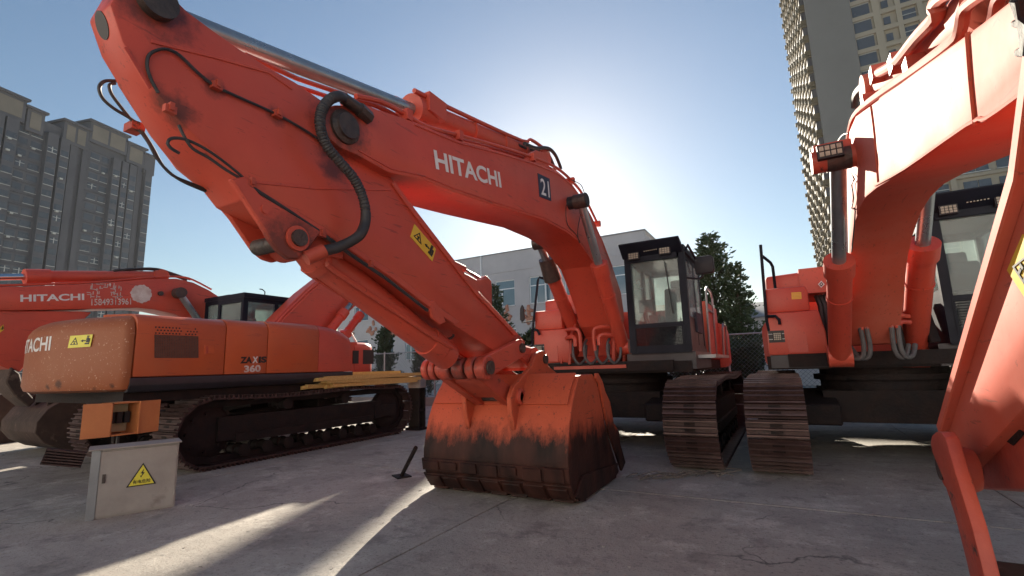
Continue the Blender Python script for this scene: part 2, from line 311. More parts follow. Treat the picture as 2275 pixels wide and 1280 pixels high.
    def build_split(s, name, mats, parent=None):
        """every loose piece becomes an object of its own; returns the first"""
        bm = s.bm; bm.verts.index_update(); seen = set(); first = None; groups = []
        for v in bm.verts:
            if v in seen: continue
            st = [v]; seen.add(v); g = []
            while st:
                a = st.pop(); g.append(a)
                for e in a.link_edges:
                    b = e.other_vert(a)
                    if b not in seen: seen.add(b); st.append(b)
            groups.append(g)
        for g in groups:
            m = MB(); mp = {v: m.bm.verts.new(v.co) for v in g}; fs = set(f for v in g for f in v.link_faces)
            for f in fs: m.bm.faces.new([mp[v] for v in f.verts]).material_index = f.material_index
            o = m.build(name, mats, parent); first = first or o
        bm.free(); return first
    def build(s, name, mats, parent=None, label=None, kind=None):
        o = bpy.data.objects.new(name, s.mesh(name, mats)); link(o, parent)
        tag(o, label, None, None, kind); return o
def inst(name, me, parent, loc=(0, 0, 0), rot=(0, 0, 0)):
    o = bpy.data.objects.new(name, me); link(o, parent); o.location = loc; o.rotation_euler = rot; return o

def text_mesh(txt, bold=0.0, extr=0.0):
    cu = bpy.data.curves.new('lettering', 'FONT'); cu.body = txt; cu.size = 1.0; cu.offset = bold; cu.extrude = extr; cu.resolution_u = 4
    o = bpy.data.objects.new('lettering', cu); COL.objects.link(o)
    dg = bpy.context.evaluated_depsgraph_get(); dg.update()
    me = bpy.data.meshes.new_from_object(o.evaluated_get(dg)); COL.objects.unlink(o); bpy.data.objects.remove(o); return me
def text(txt, org, xv, yv, m, parent, name='lettering', bold=0.02, lift=0.004, fn=None):
    """lettering fitted to the parallelogram org + a*xv + b*yv (thin raised print)"""
    me = text_mesh(txt, bold, 0.0); co = [v.co.copy() for v in me.vertices]
    x0 = min(c.x for c in co); x1 = max(c.x for c in co); y0 = min(c.y for c in co); y1 = max(c.y for c in co)
    if fn:                                        # lettering that follows a curve needs cuts across its faces
        bm = bmesh.new(); bm.from_mesh(me)
        for k in range(1, 48): bmesh.ops.bisect_plane(bm, geom=bm.verts[:] + bm.edges[:] + bm.faces[:], plane_co=(x0 + (x1 - x0) * k / 48, 0, 0), plane_no=(1, 0, 0))
        bm.to_mesh(me); bm.free(); co = [v.co.copy() for v in me.vertices]
    org = Vector(org); xv = Vector(xv); yv = Vector(yv); nn = xv.cross(yv).normalized()
    for v, c in zip(me.vertices, co):
        a = (c.x - x0) / (x1 - x0); b = (c.y - y0) / (y1 - y0)
        v.co = fn(a, b) if fn else org + xv * a + yv * b + nn * lift
    me.materials.clear(); me.materials.append(m)
    o = bpy.data.objects.new(name, me); link(o, parent); return o
def plate(org, xv, yv, polys, mats, parent, name, lift=0.004, th=0.003):
    """flat print: list of (material index, polygon in 0..1 coords); each layer a little higher"""
    mb = MB(); org = Vector(org); xv = Vector(xv); yv = Vector(yv); nn = xv.cross(yv).normalized()
    for k, (mi, pg) in enumerate(polys):
        mb.mi = mi; h = lift + (0.0025 if k else 0)
        mb.prism(pg, lambda u, v, w_: org + xv * u + yv * v + nn * w_, h - th, h + 0.0004 * k)
    return mb.build(name, mats, parent)
def tri_outline(cx, cy, r, ax=1.0, t=0.2):
    """a triangle ring as three strips"""
    P = [(cx + ax * r * math.cos(R(a)), cy + r * math.sin(R(a))) for a in (90, 210, 330)]
    Q = [(cx + ax * r * (1 - t * 2) * math.cos(R(a)), cy + r * (1 - t * 2) * math.sin(R(a))) for a in (90, 210, 330)]
    return [[P[i], P[(i + 1) % 3], Q[(i + 1) % 3], Q[i]] for i in range(3)]
SQ = [(0, 0), (1, 0), (1, 1), (0, 1)]
def rect(a, b, c, d): return [(a, c), (b, c), (b, d), (a, d)]
def warn_sticker(org, xv, yv, m, parent, ax=0.5):
    """yellow warning sticker: triangle on the left half, a figure with an arrow on the right half"""
    pol = [(0, SQ)] + [(1, t) for t in tri_outline(0.26, 0.44, 0.40, 0.5, 0.13)]
    pol += [(1, rect(0.235, 0.285, 0.3, 0.42)), (1, rect(0.21, 0.30, 0.45, 0.52))]
    pol += [(1, rect(0.74, 0.92, 0.22, 0.34)), (1, rect(0.78, 0.86, 0.38, 0.78)), (1, rect(0.88, 0.93, 0.36, 0.7)), (1, rect(0.79, 0.87, 0.81, 0.92)), (1, rect(0.58, 0.74, 0.48, 0.56))]
    pol += [(1, [(0.54, 0.52), (0.63, 0.42), (0.63, 0.62)])]
    return plate(org, xv, yv, pol, [m, M['ink']], parent, 'warning_sticker')

# ------------------------------------------------------------------ parts every excavator has
def frame_A(cx, cy):      # faces -Y: local x = forward
    return lambda X, Y, Z: Vector((cy - Y, X - cx, Z))
def frame_C(cx, cy):      # faces +Y
    return lambda X, Y, Z: Vector((Y - cy, cx - X, Z))
def wbox(mb, W, X0, X1, Y0, Y1, Z0, Z1, bev=0, seg=1):
    a = W(X0, Y0, Z0); b = W(X1, Y1, Z1); return mb.box(a.x, b.x, a.y, b.y, a.z, b.z, bev, seg)
def wprism(mb, W, pts, X0, X1, bev=0, seg=1): return mb.prism(pts, lambda u, v, w_: W(w_, u, v), X0, X1, bev, seg)

def make_shoe():
    mb = MB(); mb.box(-0.098, 0.098, -0.3, 0.3, 0, 0.024)
    for x in (-0.072, 0.0, 0.072):
        mb.prism([(x - 0.016, 0.023), (x + 0.016, 0.023), (x + 0.008, 0.062), (x - 0.008, 0.062)], lambda u, v, w_: Vector((u, w_, v)), -0.298, 0.298)
    mb.mi = 2
    for x in (-0.072, 0.0, 0.072): mb.box(x - 0.0078, x + 0.0078, -0.2975, 0.2975, 0.0615, 0.0632)
    mb.mi = 1
    for x in (-0.036, 0.036): mb.box(x - 0.017, x + 0.017, -0.06, 0.06, 0.022, 0.027)
    return mb.mesh('track_shoe', [M['track'], M['dark'], M['track_worn']])
SHOE = make_shoe()
def make_roller():
    mb = MB(); mb.lathe((0, -0.2, 0), (0, 1, 0), [(0, 0.05), (0, 0.09), (0.05, 0.09), (0.06, 0.075), (0.16, 0.075), (0.17, 0.10), (0.19, 0.10), (0.2, 0.075), (0.34, 0.075), (0.35, 0.09), (0.4, 0.09), (0.4, 0.05)], 14)
    return mb.mesh('roller', M['dark'])
ROLLER = make_roller()
def make_wheel(teeth):
    mb = MB(); mb.lathe((0, -0.12, 0), (0, 1, 0), [(0, 0.10), (0, 0.2), (0.03, 0.36), (0.06, 0.40), (0.18, 0.40), (0.21, 0.36), (0.24, 0.2), (0.24, 0.1)], 24)
    if teeth:
        for k in range(20):
            a = k * math.pi / 10; mb.box(-0.03, 0.03, -0.05, 0.05, 0.38, 0.445, 0.008, 1, Matrix.Rotation(a, 4, 'Y'))
        for k in range(8):
            a = k * math.pi / 4; mb.cyl((0.26 * math.cos(a), -0.15, 0.26 * math.sin(a)), (0.26 * math.cos(a), 0.15, 0.26 * math.sin(a)), 0.022, n=6)
    return mb.mesh('sprocket' if teeth else 'idler', M['dark'])
SPROCKET = make_wheel(True); IDLER = make_wheel(False)
def tracks(root, gauge, a=1.83, ztop=1.06, x0=0.0):
    r = ztop / 2
    for sgn in (-1, 1):
        y = sgn * gauge
        mb = MB()                                               # side frame
        mb.box(x0 - a + 0.15, x0 + a - 0.30, y - 0.17, y + 0.17, r - 0.14, r + 0.20, 0.03)
        mb.box(x0 - a + 0.4, x0 + a - 0.55, y - 0.21, y + 0.21, r - 0.18, r - 0.06, 0.02)
        mb.box(x0 + a - 0.5, x0 + a + 0.1, y - 0.19, y - 0.14, r - 0.12, r + 0.12, 0.01); mb.box(x0 + a - 0.5, x0 + a + 0.1, y + 0.14, y + 0.19, r - 0.12, r + 0.12, 0.01)
        t = mb.build('track', M['dark'], root)
        per = 4 * a + 2 * math.pi * (r - 0.05); N = int(round(per / 0.205)); rr = r - 0.062
        for k in range(N):
            s = (k + 0.35) * per / N
            if s < 2 * a: px, pz, an = -a + s, rr * 1, 0.0
            elif s < 2 * a + math.pi * (r - 0.05):
                an = (s - 2 * a) / (r - 0.05); px, pz = a + rr * math.sin(an), rr * math.cos(an)
            elif s < 4 * a + math.pi * (r - 0.05):
                q = s - 2 * a - math.pi * (r - 0.05); px, pz, an = a - q, -rr, math.pi
            else:
                q = (s - 4 * a - math.pi * (r - 0.05)) / (r - 0.05); an = math.pi + q; px, pz = -a + rr * math.sin(an), rr * math.cos(an)
            sag = 0.02 * math.sin(px * 2.3) if 0 <= s < 2 * a else 0
            inst('track_shoe', SHOE, t, (x0 + px, y, r + pz + sag), (0, an, 0))
        cb = MB()                                               # chain links just under the shoes
        for q in (-0.09, 0.09):
            pts = []
            for k in range(40):
                s = k / 40 * per
                if s < 2 * a: px, pz = -a + s, rr - 0.05
                elif s < 2 * a + math.pi * (r - 0.05):
                    an = (s - 2 * a) / (r - 0.05); px, pz = a + (rr - 0.05) * math.sin(an), (rr - 0.05) * math.cos(an)
                elif s < 4 * a + math.pi * (r - 0.05):
                    px, pz = a - (s - 2 * a - math.pi * (r - 0.05)), -rr + 0.05
                else:
                    an = math.pi + (s - 4 * a - math.pi * (r - 0.05)) / (r - 0.05); px, pz = -a + (rr - 0.05) * math.sin(an), (rr - 0.05) * math.cos(an)
                pts.append((x0 + px, pz + r))
            rings = []
            for i, p in enumerate(pts):
                c = Vector((p[0] - x0, p[1] - r)); c = Vector((max(-a, min(a, c.x)), 0)); d = (Vector((p[0] - x0, p[1] - r)) - c).normalized()
                rings.append([Vector((p[0] + d.x * u, y + q + v, p[1] + d.y * u)) for u, v in ((0.045, -0.025), (0.045, 0.025), (-0.045, 0.025), (-0.045, -0.025))])
            rings.append(rings[0]); cb.quad_strip(rings, caps=False)
        cb.build('track_chain', M['dark'], t)
        for k in range(8): inst('roller', ROLLER, t, (x0 - a + 0.55 + k * (2 * a - 1.1) / 7, y, 0.19))
        for k in (-0.6, 0.6): inst('roller', ROLLER, t, (x0 + k, y, ztop - 0.19))
        inst('idler', IDLER, t, (x0 + a, y, r)); inst('sprocket', SPROCKET, t, (x0 - a, y, r))
    mb = MB(); mb.box(x0 - 0.75, x0 + 0.75, -0.75, 0.75, 0.45, 0.85, 0.04)
    for sx in (-1, 1):
        for sy in (-1, 1):
            mb.prism([(sx * 0.25, 0.42), (sx * 0.25, 0.84), (sx * 1.15, 0.70), (sx * 1.15, 0.45)], lambda u, v, w_: Vector((x0 + u, w_ * sy, v)), 0.6, gauge - 0.12, 0.02)
    mb.build('car_body', M['dark'], root)
    mb = MB(); mb.cyl((x0, 0, 0.84), (x0, 0, 1.17), 0.72, n=36, bev=0.02); mb.cyl((x0, 0, 0.98), (x0, 0, 1.05), 0.80, n=36); mb.build('turntable', M['dark'], root)

def counterweight(root, m, tail=3.55, half=1.48, x1=-2.55, z0=1.15, z1=2.1, rb=0.28, boxy=False, rc0=0.55):
    """rounded cast counterweight: the rear is an arc of the tail radius; returns the half plan curve for lettering"""
    def plan(off):
        P = []; h = half - off; t = tail - off; rc = rc0 - off * 0.5
        if boxy:
            rc = 0.36 - off * 0.4; cx, cy = -(t - 0.02 - rc), h - rc
            for k in range(6): P.append((-(t + 0.05 * (1 - (k / 6) ** 2) - 0.02), cy * k / 6))
            for k in range(9): a = math.pi / 2 * k / 8; P.append((cx - rc * math.cos(a), cy + rc * math.sin(a)))
            P.append((x1, h)); return P
        a_e = math.asin((h - rc) / (t - rc))                        # corner circle sits where the arc meets the side
        cx, cy = -(t - rc) * math.cos(a_e), h - rc
        n = 12
        for k in range(n): a = a_e * k / n; P.append((-t * math.cos(a), t * math.sin(a)))
        for k in range(9):
            a = a_e + (math.pi / 2 - a_e) * k / 8; P.append((cx - rc * math.cos(a), cy + rc * math.sin(a)))
        P.append((x1, h)); return P
    rings = []
    prof = [(0.10, z0), (0.03, z0 + 0.03), (0.0, z0 + 0.10)] + [(0.0, z0 + 0.3), (0.0, z1 - rb)] + [(rb * (1 - math.cos(k * math.pi / 10)), z1 - rb + rb * math.sin(k * math.pi / 10)) for k in range(1, 6)]
    for off, z in prof:
        hp = plan(off); full = [(x, -y) for x, y in hp[::-1]] + hp[1:]
        rings.append([Vector((x, y, z)) for x, y in full])
    mb = MB(); mb.quad_strip(rings, closed=True, caps=True)
    o = mb.build('counterweight', m, root); return o, plan(0)

def led_lamp(root, W, X0, X1, Y, z0, z1, nx=4, nz=3, name='work_lamp'):
    mb = MB(); wbox(mb, W, X0 - 0.01, X1 + 0.01, Y, Y + 0.06, z0 - 0.01, z1 + 0.01, 0.006); mb.mi = 1
    dx = (X1 - X0) / nx; dz = (z1 - z0) / nz
    for i in range(nx):
        for j in range(nz): wbox(mb, W, X0 + dx * (i + .12), X0 + dx * (i + .88), Y - 0.008, Y + 0.01, z0 + dz * (j + .12), z0 + dz * (j + .88))
    return mb.build(name, [M['black'], M['lamp']], root)

def cab(root, W, X0, X1, Yf, L, z0, z1, sgn, gl='glass', visor=True, guard=True, lamps=True, zsill=0.40, seat=True):
    """operator's cab. X0..X1 wide, front plane at Yf, L deep in direction sgn (+1: rear is at larger Y)"""
    Yr = Yf + sgn * L; t = 0.075; d = sgn
    mb = MB()
    bx = lambda a, b, c, e, f, g, bev=0.012: wbox(mb, W, a, b, c, e, f, g, bev)
    for X in (X0, X1 - t * 1.3):                                      # pillars
        bx(X, X + t * 1.3, Yf, Yf + d * 0.10, z0, z1 - 0.05, 0.02); bx(X, X + t, Yr - d * 0.10, Yr, z0, z1 - 0.05, 0.02)
        bx(X + 0.005, X + t - 0.005, Yf + d * L * 0.56, Yf + d * (L * 0.56 + 0.08), z0, z1 - 0.06)
        bx(X + 0.003, X + t - 0.003, Yf + d * 0.05, Yr - d * 0.05, z0, z0 + 0.10)                   # sill
        bx(X + 0.010, X + t - 0.010, Yf + d * 0.1, Yf + d * L * 0.56, z0 + 0.10, z0 + zsill + 0.12, 0.02)   # door lower panel
        bx(X + 0.012, X + t - 0.012, Yf + d * L * 0.56, Yr - d * 0.1, z0 + 0.10, z0 + 0.58, 0.02)
        bx(X + 0.004, X + t - 0.004, Yf + d * 0.1, Yr - d * 0.1, z1 - 0.14, z1 - 0.05)
    for Y in (Yf, Yr - d * 0.08):
        bx(X0 + t, X1 - t, Y, Y + d * 0.08, z1 - 0.15, z1 - 0.05); bx(X0 + t, X1 - t, Y + d * 0.003, Y + d * 0.075, z0, z0 + 0.10)
    bx(X0 + t, X1 - t, Yf + d * 0.004, Yf + d * 0.07, z0 + zsill - 0.03, z0 + zsill + 0.03)
    bx(X0 + t, X1 - t, Yr - d * 0.075, Yr - d * 0.005, z0 + 0.1, z0 + 0.50)
    wbox(mb, W, X0 + 0.01, X1 - 0.01, Yf + d * 0.01, Yr - d * 0.01, z0 - 0.02, z0 + 0.05)
    body = mb.build('cab', M['cab'], root)
    mb = MB(); wbox(mb, W, X0 - 0.01, X1 + 0.01, Yf - d * 0.02, Yr + d * 0.01, z1 - 0.06, z1 + 0.03, 0.03, 2); wbox(mb, W, X0 + 0.15, X1 - 0.15, Yf + d * .25, Yr - d * .2, z1 + 0.02, z1 + 0.06, 0.02); mb.build('cab_roof', M['cab'], body)
    def pane(name, X0_, X1_, Y0_, Y1_, Z0_, Z1_, m):
        q = MB(); wbox(q, W, X0_, X1_, Y0_, Y1_, Z0_, Z1_); q.build(name, M[m], body)
    pane('windscreen', X0 + t, X1 - t, Yf + d * 0.03, Yf + d * 0.036, z0 + zsill + 0.03, z1 - 0.15, gl)
    pane('lower_window', X0 + t, X1 - t, Yf + d * 0.03, Yf + d * 0.036, z0 + 0.10, z0 + zsill - 0.03, 'glass_dark')
    pane('rear_window', X0 + t, X1 - t, Yr - d * 0.036, Yr - d * 0.03, z0 + 0.50, z1 - 0.15, gl)
    for X in (X0 + 0.03, X1 - 0.036):
        pane('side_window', X, X + 0.006, Yf + d * 0.1, Yf + d * L * 0.56, z0 + zsill + 0.12, z1 - 0.14, gl)
        pane('side_window', X, X + 0.006, Yf + d * (L * 0.56 + 0.08), Yr - d * 0.1, z0 + 0.58, z1 - 0.14, gl)
    if seat:
        xm = (X0 + X1) / 2 + 0.08; q = MB()
        wbox(q, W, xm - 0.24, xm + 0.24, Yf + d * 0.85, Yf + d * 1.35, z0 + 0.35, z0 + 0.52, 0.05, 2)
        q.prism([(0.0, 0.45), (0.10, 0.45), (0.22, 1.0), (0.24, 1.12), (0.14, 1.14), (0.06, 0.8)], lambda u, v, w_: W(xm + w_, Yf + d * (1.22 + u), z0 + v), -0.23, 0.23, 0.04, 2)
        q.prism([(0.19, 1.12), (0.27, 1.12), (0.29, 1.28), (0.21, 1.28)], lambda u, v, w_: W(xm + w_, Yf + d * (1.22 + u), z0 + v), -0.13, 0.13, 0.03, 2)
        for s in (-0.3, 0.3): wbox(q, W, xm + s - 0.07, xm + s + 0.07, Yf + d * 0.7, Yf + d * 1.3, z0 + 0.3, z0 + 0.62, 0.03)
        q.build('seat', M['seat'], body)
        q = MB()
        for s in (-0.3, 0.3): q.tube([W(xm + s, Yf + d * 0.75, z0 + 0.6), W(xm + s * 0.95, Yf + d * 0.7, z0 + 0.78)], 0.014, 6); q.lathe(W(xm + s * 0.95, Yf + d * 0.7, z0 + 0.76), (0, 0, 1), [(0, 0.015), (0.02, 0.03), (0.07, 0.032), (0.1, 0.015)], 8)
        for s in (-0.12, 0.12): q.tube([W(xm + s, Yf + d * 0.35, z0 + 0.1), W(xm + s, Yf + d * 0.32, z0 + 0.6)], 0.012, 6)
        q.build_split('control_lever', M['black'], body)
        q = MB(); wbox(q, W, X0 + 0.12, X0 + 0.34, Yf + d * 0.22, Yf + d * 0.30, z0 + 0.62, z0 + 0.82, 0.02); q.tube([W(X0 + 0.2, Yf + d * 0.3, z0 + 0.1), W(X0 + 0.2, Yf + d * 0.28, z0 + 0.65)], 0.02, 6); q.build('monitor', M['black'], body)
    if visor:
        q = MB()
        q.prism([(0.0, -0.09), (-0.20, 0.10), (-0.20, 0.125), (0.02, 0.06)], lambda u, v, w_: W(w_, Yf + d * u, z1 + v), X0 - 0.02, X1 - 0.02, 0.008)
        q.prism([(0.02, -0.16), (-0.02, -0.16), (-0.02, 0.02), (0.02, 0.02)], lambda u, v, w_: W(w_, Yf + d * u, z1 + v), X0 + 0.05, X1 - 0.1, 0.006)
        q.build('visor', M['cab'], body)
    if lamps:
        led_lamp(body, W, X0 + 0.10, X0 + 0.25, Yf - d * 0.09, z1 - 0.11, z1 - 0.02); led_lamp(body, W, X1 - 0.33, X1 - 0.18, Yf - d * 0.09, z1 - 0.09, z1 + 0.0)
        q = MB()
        for k in range(7): wbox(q, W, X0 + 0.34 + k * 0.03, X0 + 0.355 + k * 0.03, Yf - d * 0.1, Yf - d * 0.09, z1 - 0.022 + k * .001, z1 - 0.010 + k * .001)
        q.build('led_strip', M['lamp'], body)
    if guard:
        q = MB()
        for k in range(13):
            zz = z0 + 0.11 + k * (zsill - 0.15) / 12; wbox(q, W, X0 + t, X1 - t, Yf - d * 0.012, Yf - d * 0.006, zz, zz + 0.007)
        for k in range(2): wbox(q, W, X0 + 0.08 + k * .7, X0 + 0.10 + k * .7, Yf - d * 0.008, Yf - d * 0.003, z0 + 0.08, z0 + zsill)
        q.build('window_guard', M['cab'], body)
    q = MB(); q.tube([W(X0 + 0.62 * (X1 - X0) + .12, Yf - d * 0.01, z0 + zsill + 0.15), W(X0 + 0.62 * (X1 - X0) + .06, Yf - d * 0.015, z1 - 0.2)], 0.009, 5); q.build('wiper', M['black'], body)
    return body

def handrail(root, paths, r=0.02, m='steel', name='handrail'):
    mb = MB()
    for p in paths: mb.tube(p, r, 8)
    return mb.build_split(name, M[m], root)

def platform(root, W, X0, X1, Y0, Y1, z0=1.14, z1=1.30, m='dark'):
    mb = MB(); wbox(mb, W, X0, X1, Y0, Y1, z0, z1, 0.03)
    wbox(mb, W, X0 + 0.25, X1 - 0.25, Y0 - 0.06, Y0 + 0.05, z0 + 0.03, z1 + 0.02, 0.02)
    return mb.build('platform', M[m], root)

def tank_boxes(root, W, xc, Yf, m='red'):
    """right-hand front of the machine: step box with lamp, tank behind it"""
    mb = MB()
    mb.prism([(xc - 1.32, 1.33), (xc - 0.64, 1.33), (xc - 0.64, 1.62), (xc - 0.69, 1.90), (xc - 1.30, 1.90)], lambda u, v, w_: W(u, w_, v), Yf, Yf + 0.55, 0.025, 2)
    o = mb.build('tool_box', M[m], root)
    q = MB(); wbox(q, W, xc - 1.30, xc - 1.11, Yf - 0.004, Yf + 0.006, 1.50, 1.66); q.mi = 1
    for z in (1.54, 1.61): wbox(q, W, xc - 1.30, xc - 1.11, Yf - 0.014, Yf - 0.005, z, z + 0.010)
    q.build('lamp_grille', [M['ink'], M['steel']], o)
    led_lamp(o, W, xc - 1.24, xc - 1.15, Yf - 0.02, 1.53, 1.63, 4, 4, 'head_lamp')
    q = MB(); wbox(q, W, xc - 1.08, xc - 0.86, Yf - 0.012, Yf + 0.01, 1.36, 1.62, 0.008); q.build('access_flap', M[m], o)
    q = MB(); wbox(q, W, xc - 1.305, xc - 0.62, Yf + 0.02, Yf + 0.5, 1.16, 1.33, 0.02); q.build('bumper', M['skirt'], o)
    mb = MB()
    mb.prism([(xc - 1.30, 1.90), (xc - 0.78, 1.90), (xc - 0.78, 2.17), (xc - 0.80, 2.24), (xc - 1.30, 2.24)], lambda u, v, w_: W(u, w_, v), Yf + 0.04, Yf + 0.7, 0.03, 2)
    mb.build('step_box', M[m], root)
    mb = MB()
    mb.prism([(xc - 1.27, 2.20), (xc - 0.55, 2.16), (xc - 0.50, 2.50), (xc - 1.27, 2.47)], lambda u, v, w_: W(u, w_, v), Yf + 0.42, Yf + 1.7, 0.045, 2)
    t = mb.build('fuel_tank', M[m], root)
    q = MB(); wbox(q, W, xc - 0.84, xc - 0.49, Yf + 0.40, Yf + 0.9, 2.17, 2.525, 0.02); q.build('tank_cover', M[m], t)
    mb = MB()
    for k in range(4): mb.tube([W(xc - 0.62 + k * .055, Yf + .62, 1.45), W(xc - .63 + k * .05, Yf + .55, 2.0), W(xc - .66 + k * .05, Yf + .6, 2.15)], 0.03, 6)
    mb.build_split('tank_hose', M['rubber'], root)
    return o

def lift_cylinder(root, W, X, foot, top, r=0.13, rod=0.062, split=0.52, m='red', cap=True):
    """hydraulic cylinder from foot (Y,z) to top (Y,z) in the plane X"""
    f = W(X, *foot); t = W(X, *top); mid = f.lerp(t, split); d = (t - f).normalized()
    mb = MB(); mb.cyl(f + d * 0.02, mid, r * 0.93, n=22); mb.cyl(mid - d * 0.17, mid + d * 0.02, r * 1.12, n=22, bev=0.015); mb.cyl(mid - d * 0.55, mid - d * 0.52, r * 1.0, n=22)
    ax = Vector((0, 1, 0)); mb.cyl(f - ax * r, f + ax * r, r * 1.05, n=20)
    b = mb.build('boom_cylinder', M[m], root)
    q = MB(); q.cyl(mid - d * 0.01, t, rod, n=18); q.build('cylinder_rod', M['rod'], b)
    q = MB(); q.cyl(t - ax * 0.09, t + ax * 0.09, rod * 1.7, n=18, bev=0.01); q.build('rod_eye', M['pin'], b)
    return b
# ================================================================== MACHINE WITH THE NUMBER 21 (centre)
ra = empty('excavator', (-2.45, 8.35, 0), R(-90), 'orange red excavator in the centre with number plate 21 on its boom', 'excavator', 'excavators parked in the yard')
WA = frame_A(-2.45, 8.35)
tracks(ra, 1.41)
platform(ra, WA, -3.8, -1.16, 7.35, 11.2)
counterweight(ra, M['red'])
tank_boxes(ra, WA, -2.45, 7.5)
# engine hood and left side
mb = MB(); wbox(mb, WA, -3.85, -2.9, 9.0, 10.9, 1.3, 2.3, 0.05, 2); wbox(mb, WA, -2.2, -1.14, 9.25, 10.95, 1.32, 2.36, 0.05, 2); wbox(mb, WA, -2.9, -2.2, 9.9, 10.95, 1.3, 2.35, 0.04, 2)
hood = mb.build('engine_hood', M['red'], ra)
mb = MB(); wbox(mb, WA, -1.145, -1.125, 9.35, 10.1, 1.42, 2.25, 0.008); mb.build('hood_door', M['red_worn'], hood)
mb = MB(); wbox(mb, WA, -1.16, -0.86, 7.6, 9.6, 1.33, 1.38, 0.01); mb.build('catwalk', M['steel'], ra)
handrail(ra, [[WA(-1.13, 9.2, 1.36), WA(-1.10, 9.2, 2.55), WA(-1.10, 9.35, 2.62), WA(-1.10, 9.9, 2.6), WA(-1.10, 10.05, 2.5), WA(-1.12, 10.05, 1.4)], [WA(-1.10, 9.22, 2.2), WA(-1.10, 10.03, 2.2)],
              [WA(-0.98, 9.9, 1.36), WA(-0.95, 9.9, 1.9), WA(-0.95, 10.0, 1.98), WA(-0.95, 10.5, 1.96), WA(-0.97, 10.55, 1.4)]])
cabA = cab(ra, WA, -2.03, -1.13, 7.32, 1.62, 1.44, 2.98, 1, gl='glass')
mb = MB(); mb.tube([WA(-1.12, 7.45, 2.95), WA(-1.09, 7.5, 3.03), WA(-1.09, 8.2, 2.95), WA(-1.10, 8.4, 2.75)], 0.018, 8); mb.build('grab_rail', M['cab'], cabA)
mb = MB(); mb.prism([(-1.03, 2.58), (-0.79, 2.58), (-0.76, 2.62), (-0.76, 2.82), (-0.80, 2.85), (-1.0, 2.85), (-1.03, 2.80)], lambda u, v, w_: WA(u, w_, v), 7.58, 7.68, 0.02, 2)
mb.tube([WA(-1.14, 7.42, 2.52), WA(-0.98, 7.55, 2.5), WA(-0.93, 7.62, 2.56), WA(-0.93, 7.66, 2.75)], 0.016, 8); mb.build('mirror', M['black'], cabA)
mb = MB(); wbox(mb, WA, -2.1, -1.1, 7.38, 9.0, 1.18, 1.43, 0.02); mb.build('cab_base', M['skirt'], ra)
handrail(ra, [[WA(-3.80, 7.52, 1.36), WA(-3.79, 7.5, 1.8), WA(-3.63, 7.5, 2.78), WA(-3.60, 7.5, 2.83), WA(-3.42, 7.55, 2.76), WA(-3.36, 8.1, 2.5)], [WA(-3.76, 7.5, 1.92), WA(-3.66, 7.46, 1.9), WA(-3.62, 7.46, 1.82)]], 0.021, 'cab')
mb = MB(); mb.tube([WA(-3.71, 7.5, 2.08), WA(-3.95, 7.45, 2.05), WA(-3.97, 7.45, 2.2)], 0.012, 6); mb.prism([(-3.98, 2.10), (-3.93, 2.06), (-3.88, 2.12), (-3.90, 2.32), (-3.93, 2.37), (-3.97, 2.30)], lambda u, v, w_: WA(u, w_, v), 7.42, 7.46, 0.01); mb.build('mirror', M['black'], ra)

# paint of this machine's boom and stick: grease smeared round its pins, clamps and hose ends
_st = []
for X_, r_, pts_ in ((-2.375, 0.17, [(2.064,2.883)]), (-2.43, 0.05, [(1.274,2.778),(1.623,2.784)]), (-2.43, 0.09, [(1.083,2.560),(2.047,2.616),(2.007,2.725)]), (-2.42, 0.13, [(1.779,2.067)]),
                     (-2.45, 0.15, [(0.976,3.057),(1.689,1.972)]), (-2.45, 0.10, [(4.503,1.498),(3.187,1.654),(1.969,2.071)]), (-2.66, 0.16, [(3.74, 1.285)]), (-2.43, 0.12, [(3.74, 1.285)]), (-2.30, 0.11, [(6.259,3.602)]), (-2.9, 0.14, [(3.8, 1.25)])):
    for y_, z_ in pts_: v_ = WA(X_, y_, z_); _st.append((v_.x, v_.y, v_.z, r_ * 1.7))
M['red_a'] = mat('greasy_red_paint', RED, 0.42, var=(0.50, 0.060, 0.036), scale=1.3, bump=0.06, bscale=14, scratch=(0.30, 0.045, 0.03), dust=(0.44, 0.10, 0.06), spots=(0.20, 0.045, 0.03), spot_scale=9, spot_lo=0.70, spot_hi=0.76, stains=_st)
# --- boom
BX0, BX1 = -2.95, -2.375
btop = [(1.889,2.863),(1.894,2.908),(1.923,2.959),(1.989,3.008),(2.265,3.137),(2.763,3.246),(3.375,3.342),(4.081,3.522),(4.901,3.711),(5.617,3.841),(6.170,3.840),(6.441,3.775),(6.908,3.575),(7.370,3.294),(7.817,2.936),(8.243,2.523),(8.351,2.053)]
bbot = [(7.860,1.755),(7.650,1.915),(7.494,2.182),(7.184,2.538),(6.935,2.784),(6.676,2.884),(6.279,3.026),(5.825,3.058),(5.137,3.042),(3.909,2.887),(3.269,2.816),(2.879,2.792),(2.486,2.715),(2.177,2.734),(2.035,2.729),(1.952,2.756),(1.912,2.800)]
mb = MB(); wprism(mb, WA, btop + [(7.62, 1.42), (7.45, 1.42)] + bbot, BX0, BX1, 0.012, 2)
boom = mb.build('boom', M['red_a'], ra)
# weld beads and flange line along the lower edge
mb = MB()
mb.tube([WA(BX1 + 0.002, y + 0.01, z + 0.035) for y, z in bbot[5:14]], 0.006, 5); mb.tube([WA(BX1 + 0.002, y, z - 0.03) for y, z in btop[5:15]], 0.006, 5)
mb.build_split('weld_bead', M['red'], boom)
